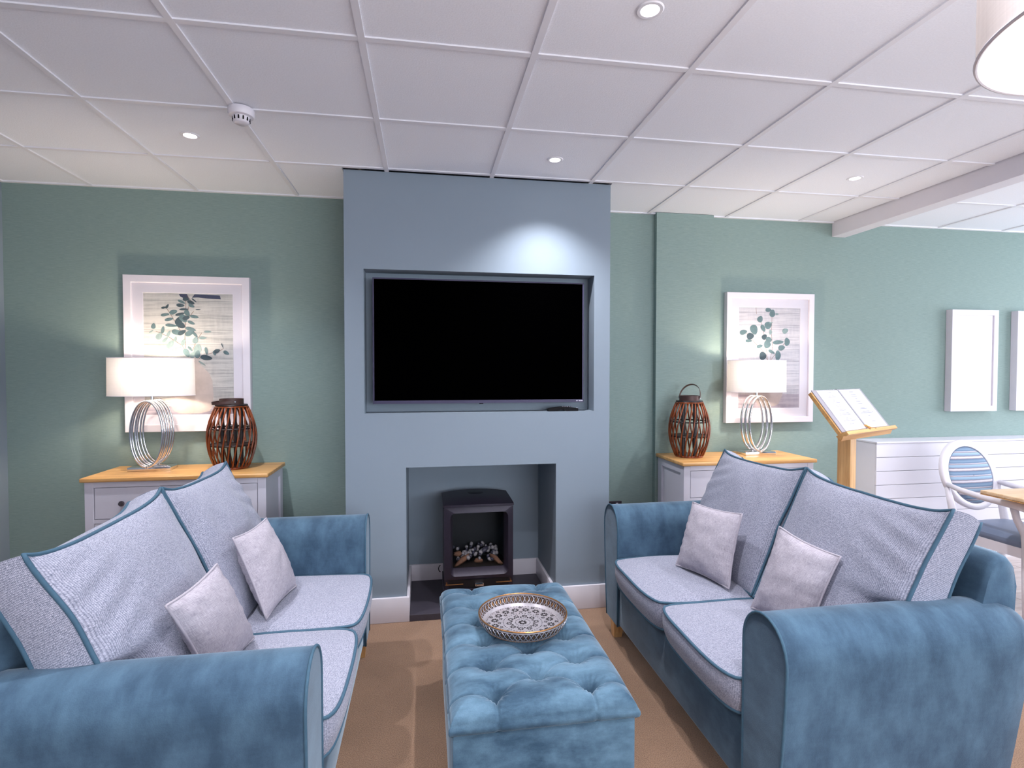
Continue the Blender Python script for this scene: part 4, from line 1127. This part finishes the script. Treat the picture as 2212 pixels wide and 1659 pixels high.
# ------------------------------------------------------------------ lectern and menu book
LA = Vector((1.955, 0.806, 1.10)); LBv = Vector((2.534, 1.074, 1.10)); LROT = math.atan2(LBv.y-LA.y, LBv.x-LA.x); LW = (LBv-LA).length
LM = (LA+LBv)/2
lc = thing('lectern', 'oak lectern post with sloping top beside the cabinet', 'lectern', (LM.x, LM.y, 0), LROT)
def slope(d, n):   # d up the slope, n above it -> local y,z ; board from lip backwards
    ang = math.radians(53.0); return (d*math.cos(ang)-n*math.sin(ang), 1.100+d*math.sin(ang)+n*math.cos(ang))
def slab(mb, x0, x1, d0, d1, n0, n1):
    v = [(x, *slope(d, n)) for x in (x0, x1) for d in (d0, d1) for n in (n0, n1)]
    return mb.add(v, [(0, 1, 3, 2), (4, 6, 7, 5), (0, 4, 5, 1), (2, 3, 7, 6), (0, 2, 6, 4), (1, 5, 7, 3)])
slab(MB(), -LW/2, LW/2, -0.02, 0.285, -0.020, 0.0).build('board', 'oak', lc)
lipm = MB()
prf = [(-0.028, -0.024), (-0.028, 0.030), (-0.008, 0.030), (-0.004, 0.018), (-0.014, 0.008), (-0.004, -0.002), (-0.004, -0.024)]
v = [(x, *slope(d, n)) for x in (-LW/2-0.004, LW/2+0.004) for d, n in [(-0.030, -0.030), (-0.038, -0.022), (-0.030, -0.008), (-0.022, 0.004), (-0.030, 0.018), (-0.030, 0.034), (-0.008, 0.034), (-0.002, 0.0), (-0.002, -0.030)]]
n = 9
lipm.add(v, [tuple(range(n)), tuple(range(2*n-1, n-1, -1))]+[(i, i+n, (i+1) % n+n, (i+1) % n) for i in range(n)])
lipm.build('lip', 'oak', lc)
MB().box(-0.038, 0.038, 0.07, 0.146, 0.03, 1.13, bev=0.003).build('post', 'oak_z', lc)
MB().box(-0.20, 0.20, -0.07, 0.29, 0.0, 0.03, bev=0.006).build('foot_plate', 'oak', lc)
mb_ = thing('menu_book', 'open menu book with clear sleeved pages on the lectern', 'book', tuple(LM), LROT)
def mslab(mb, *a):
    slab(mb, *a); mb.v = [(x, y, z-1.10) for x, y, z in mb.v]; return mb
mslab(MB(), -LW/2+0.012, -0.006, 0.002, 0.296, 0.001, 0.006).build('cover', 'cover', mb_)
mslab(MB(), 0.006, LW/2-0.006, 0.002, 0.296, 0.001, 0.006).build('cover', 'cover', mb_)
mslab(MB(), -0.006, 0.006, 0.002, 0.300, 0.0005, 0.004).build('spine', 'black_plastic', mb_)
for x0, x1, sgn in ((-LW/2+0.055, -0.010, 0), (0.012, LW/2-0.035, 1)):
    pg = mslab(MB(), x0, x1, 0.006, 0.288, 0.006, 0.010).build('page', 'paper', mb_)
    mslab(MB(), x0-0.006, x1+0.004, 0.004, 0.292, 0.0106, 0.0112).build('clear_sleeve', 'glass', mb_)
    ink = MB(); cxp = (x0+x1)/2
    rl = random.Random(5+sgn)
    for k, (d, w) in enumerate(((0.268, 0.05), (0.246, 0.06), (0.236, 0.08), (0.215, 0.03), (0.205, 0.05), (0.196, 0.08), (0.178, 0.06), (0.168, 0.05), (0.150, 0.06), (0.140, 0.09), (0.120, 0.10), (0.110, 0.16), (0.088, 0.03), (0.078, 0.08), (0.068, 0.15), (0.046, 0.05))):
        if sgn and k in (4, 7, 13, 14): continue
        w *= rl.uniform(0.8, 1.2)
        mslab(ink, cxp-w/2, cxp+w/2, d, d+0.0035, 0.0101, 0.0104) if False else None
        q = MB(); slab(q, cxp-w/2, cxp+w/2, d, d+0.0035, 0.0101, 0.0104); q.v = [(x, y, z-1.10) for x, y, z in q.v]; ink.add(q.v, q.f)
    ink.build('printed_lines', 'ink', pg)
for x in (-0.012, 0.010):
    q = MB(); q.tube([(x, *slope(0.03, 0.012)), (x+0.01, *slope(0.0, 0.022)), (x+0.03*(1 if x > 0 else -1), *slope(-0.012, 0.036))], 0.004, 6); q.v = [(a, b_, z-1.10) for a, b_, z in q.v]
    q.build('gold_tassel', 'gold', mb_, smooth=True)

# ------------------------------------------------------------------ radiator cover
RX0, RX1, RY, RZ = 2.93, 5.35, 1.585, 0.928
rc = thing('radiator_cover', 'long white boarded radiator cover with bottom grille', 'radiator cover', ((RX0+RX1)/2, YB, 0))
def rcb(*a, bev=0.0):
    mb = MB(); mb.box(*a, bev=bev); mb.v = [(x-(RX0+RX1)/2, y-YB, z) for x, y, z in mb.v]; return mb
rcb(RX0-0.004, RX1+0.004, RY-0.006, YB-0.001, RZ-0.014, RZ, bev=0.003).build('top_board', 'rad_white', rc)
rcb(RX0, RX0+0.018, RY+0.013, YB-0.001, 0.0, RZ-0.014).build('side_panel', 'rad_white', rc)
rcb(RX1-0.018, RX1, RY+0.013, YB-0.001, 0.0, RZ-0.014).build('side_panel', 'rad_white', rc)
z = RZ-0.014
while z > 0.12:
    zb = max(0.105, z-0.104)
    rcb(RX0, RX1, RY, RY+0.012, zb+0.002, z-0.0015, bev=0.0015).build('board', 'rad_white', rc); z = zb
rcb(RX0+0.018, RX1-0.018, RY+0.013, RY+0.02, 0.0, RZ-0.015).build('backing', 'cover', rc)
gr = MB(); x = RX0+0.03
while x < RX1-0.03:
    gr.box(x, x+0.009, RY+0.001, RY+0.012, 0.03, 0.105); x += 0.0175
gr.box(RX0, RX1, RY, RY+0.012, 0.0, 0.03)
gr.v = [(x-(RX0+RX1)/2, y-YB, z) for x, y, z in gr.v]
gr.build('grille', 'rad_white', rc)

# ------------------------------------------------------------------ dining table and chair
TBX, TBY = 2.87, 0.778
dt = thing('dining_table', 'oak topped dining table with white legs by the striped chair', 'table', (TBX+0.6, TBY-0.42, 0))
MB().box(-0.6, 0.6, -0.42, 0.42, 0.727, 0.75, bev=0.005, seg=3).build('tabletop', 'table_oak', dt, smooth=True)
MB().box(-0.6, 0.6, -0.42, 0.42, 0.7235, 0.7268).build('edge_band', 'oak', dt)
ap = MB(); ap.box(-0.40, 0.40, -0.20, -0.18, 0.66, 0.7235); ap.box(-0.40, 0.40, 0.18, 0.20, 0.66, 0.7235); ap.box(-0.42, -0.40, -0.20, 0.20, 0.66, 0.7235); ap.box(0.40, 0.42, -0.20, 0.20, 0.66, 0.7235)
ap.build('apron', 'chair_white', dt)
for sx in (-1, 1):
    for sy in (-1, 1): MB().box(sx*0.42-0.03, sx*0.42+0.03, sy*0.19-0.03, sy*0.19+0.03, 0, 0.66, bev=0.004).build('leg', 'chair_white', dt)
CHX, CHY = 3.27, 0.885          # centre of the seat; the chair faces -y
ch = thing('dining_chair', 'white oval back armchair with striped blue upholstery at the table', 'chair', (CHX, CHY, 0), 0.04)
# seat cushion
def PS(s_, t_, k):
    x = s_*0.235*(1-0.05*(t_+1)/2); y = -0.0+t_*0.215
    if t_ < 0: y -= 0.025*(1-s_*s_)
    rnd = (abs(s_)**6)*(abs(t_)**6); x *= 1-0.06*rnd; y *= 1-0.06*rnd
    pf = ((1-abs(s_)**3)*(1-abs(t_)**3))**0.5
    return (x, y, 0.455+0.03*pf if k > 0 else 0.42)
mbx, uv, A, Bk = cushion_mesh(PS, 16, 3, 0.006)
mbx.build('seat', 'seat_vinyl', ch, smooth=True, ang=70, uv=uv)
fr = MB(); fr.box(-0.222, 0.222, -0.235, -0.205, 0.36, 0.42); fr.box(-0.212, 0.212, 0.19, 0.215, 0.36, 0.42); fr.box(-0.232, -0.205, -0.21, 0.2, 0.36, 0.42); fr.box(0.205, 0.232, -0.21, 0.2, 0.36, 0.42)
fr.build('seat_frame', 'chair_white', ch)
# oval back, reclined
def bk_pt(x, h, off=0.0):    # h height above seat, off towards the front
    return (x, 0.205+(h-0.42)*0.26-off, h)
def oval_loop(rx, rz, cz, off, n=40): return [bk_pt(rx*math.cos(2*PI*k/n), cz+rz*math.sin(2*PI*k/n), off) for k in range(n)]
ov = MB(); lps = [oval_loop(0.225, 0.225, 0.755, -0.014), oval_loop(0.228, 0.228, 0.755, 0.010), oval_loop(0.218, 0.218, 0.755, 0.020), oval_loop(0.182, 0.188, 0.755, 0.018), oval_loop(0.176, 0.182, 0.755, 0.004), oval_loop(0.176, 0.182, 0.755, -0.014)]
ring_loft(ov, lps+[lps[0]]); ov.build('back_frame', 'chair_white', ch, smooth=True, ang=60)
pd = MB(); lv = [oval_loop(0.178*q, 0.184*q, 0.755, o_) for q, o_ in ((1.0, 0.004), (0.97, 0.016), (0.85, 0.024), (0.6, 0.030), (0.3, 0.033), (0.02, 0.034))]
ring_loft(pd, lv); pdo = pd.build('back_pad', 'stripe', ch, smooth=True, ang=None)
MB().tube(oval_loop(0.177, 0.183, 0.755, 0.012), 0.004, 6, closed=True).build('piping', 'seat_vinyl', pdo, smooth=True, ang=None)
pb = MB(); lv = [oval_loop(0.178*q, 0.184*q, 0.755, o_) for q, o_ in ((1.0, 0.0), (1.0, -0.012), (0.6, -0.018), (0.02, -0.018))]
ring_loft(pb, lv); pb.build('back_panel', 'seat_vinyl', ch, smooth=True, ang=50)
for sx in (-1, 1):
    # rear leg sweeping up into the back frame
    MB().tube([(sx*0.205, 0.27, 0.0), (sx*0.205, 0.225, 0.2), (sx*0.207, 0.205, 0.42), (sx*0.208, 0.232, 0.56), (sx*0.212, 0.262, 0.68)], [0.016, 0.021, 0.024, 0.022, 0.015], 8).build('leg', 'chair_white', ch, smooth=True, ang=None)
    MB().tube([(sx*0.212, -0.215, 0.0), (sx*0.212, -0.215, 0.2), (sx*0.212, -0.215, 0.42), (sx*0.214, -0.205, 0.50), (sx*0.226, -0.165, 0.58), (sx*0.232, -0.150, 0.655)], [0.016, 0.024, 0.028, 0.024, 0.018, 0.020], 8).build('leg', 'chair_white', ch, smooth=True, ang=None)
    MB().tube([(sx*0.212, 0.255, 0.70), (sx*0.232, 0.16, 0.685), (sx*0.242, 0.02, 0.672), (sx*0.242, -0.12, 0.668), (sx*0.240, -0.20, 0.664), (sx*0.236, -0.245, 0.645)], [0.016, 0.018, 0.020, 0.023, 0.026, 0.014], 8).build('armrest', 'chair_white', ch, smooth=True, ang=None)

# ------------------------------------------------------------------ ceiling fittings
def downlight(x, y, label, watts=DOWN_W):
    root = thing('downlight', label, 'downlight', (x, y, HC+0.006), 0, 'recessed ceiling downlights')
    MB().lathe([(0.027, -0.0005), (0.030, -0.004), (0.040, -0.004), (0.044, -0.0005)], 32, closed=True).build('trim_ring', 'ceil_white', root, smooth=True)
    MB().lathe([(0, -0.002), (0.0275, -0.002), (0.0275, -0.0005), (0, -0.0005)], 24).build('lens', 'led', root)
    l = bpy.data.lights.new('downlight_beam', 'SPOT'); l.energy = watts; l.color = DOWN_C; l.spot_size = math.radians(112); l.spot_blend = 0.9; l.shadow_soft_size = 0.027
    o = bpy.data.objects.new('downlight_beam', l); col.objects.link(o); o.parent = root; o.location = (0, 0, -0.012)
for x, y, lb in ((-1.504, 0.919, 'lit round downlight beside the smoke detector'), (0.304, 0.924, 'lit round downlight just in front of the chimney breast'),
                 (2.113, 0.91, 'lit round downlight beside the white ceiling beam'), (0.311, -0.293, 'lit round downlight nearest the drum pendant'),
                 (-1.504, -0.293, 'lit round downlight above the sofa by the side wall'), (2.113, -0.293, 'lit round downlight above the sofa by the dining end'),
                 (-1.504, -1.50, 'lit round downlight over the open carpet by the side wall'), (2.113, -1.50, 'lit round downlight over the carpet near the beam'), (0.311, -1.50, 'lit round downlight behind the drum pendant'),
                 (3.92, 0.91, 'lit round downlight above the radiator cover'), (3.92, -0.90, 'lit round downlight above the dining floor'), (0.311, -3.2, 'lit round downlight in front of the window wall')):
    downlight(x, y, lb, DOWN_W if x < 3 else 22)
sd = thing('smoke_detector', 'white round smoke detector on the ceiling grid', 'smoke detector', (-1.17, 0.59, HC))
MB().lathe([(0.0, 0.0), (0.051, 0.0), (0.053, -0.004), (0.053, -0.024), (0.049, -0.032), (0.036, -0.036), (0.0, -0.036)], 40).build('base', 'white_paint', sd, smooth=True)
MB().lathe([(0.0, -0.034), (0.037, -0.034), (0.032, -0.058), (0.027, -0.062), (0.0, -0.062)], 36).build('sensor_chamber', 'white_paint', sd, smooth=True)
for k in range(12):
    a = 2*PI*k/12
    o = B(0.031, 0.0362, -0.0028, 0.0028, -0.053, -0.038).build('vent_slot', 'black_plastic', sd); o.rotation_euler = (0, 0, a)
def pendant(x, y, z, r, label, watts=PEND_W):
    root = thing('pendant_lamp', label, 'lamp', (x, y, z), 0, 'drum pendant lamps')
    n = 72; h = 0.26
    sh = MB(); ring_loft(sh, [[(r*math.cos(2*PI*k/n), r*math.sin(2*PI*k/n), zz) for k in range(n)] for zz in (0, 0.05, 0.13, 0.21, h)])
    so_ = sh.build('shade', 'shade_pend', root, smooth=True, ang=None)
    for zz in (0, h):
        MB().tube([(r*math.cos(2*PI*k/n), r*math.sin(2*PI*k/n), zz) for k in range(n)], 0.0035, 8, closed=True).build('shade_rim', 'white_paint', so_, smooth=True)
    MB().lathe([(0, 0.004), (r-0.004, 0.004), (r-0.004, 0.007), (0, 0.007)], n).build('diffuser', 'diffuser', root)
    MB().tube([(0, 0, 0.2), (0, 0, HC-z-0.02)], 0.003, 6).build('cord', 'white_paint', root)
    MB().lathe([(0, 0), (0.05, 0), (0.05, -0.02), (0, -0.025)], 24, (0, 0, HC-z)).build('ceiling_rose', 'white_paint', root, smooth=True)
    c = MB()
    for a in (0, PI/3, 2*PI/3): c.tube([(r*math.cos(a), r*math.sin(a), h-0.02), (-r*math.cos(a), -r*math.sin(a), h-0.02)], 0.0018, 6)
    c.build('shade_carrier', 'white_paint', so_)
    MB().lathe([(0, 0), (0.02, 0.01), (0.028, 0.03), (0.014, 0.06), (0.014, 0.09), (0, 0.09)], 16, (0, 0, 0.11)).build('bulb', 'bulb', root, smooth=True)
    l = bpy.data.lights.new('pendant_light', 'POINT'); l.energy = watts; l.color = PEND_C; l.shadow_soft_size = 0.05
    o = bpy.data.objects.new('pendant_light', l); col.objects.link(o); o.parent = root; o.location = (0, 0, 0.215)
pendant(0.752, -1.273, 2.0, 0.25, 'cream drum pendant lamp hanging over the carpet', 12.0)
pendant(-1.35, -3.0, 2.0, 0.25, 'added out of view drum pendant lamp by the side wall, brightening the ceiling')  # unseen lamp behind the camera, added as uplight for the ceiling
pendant(2.2, -3.2, 2.0, 0.25, 'added out of view drum pendant lamp before the windows, brightening the ceiling')  # second added lamp out of view, also there to lift the ceiling
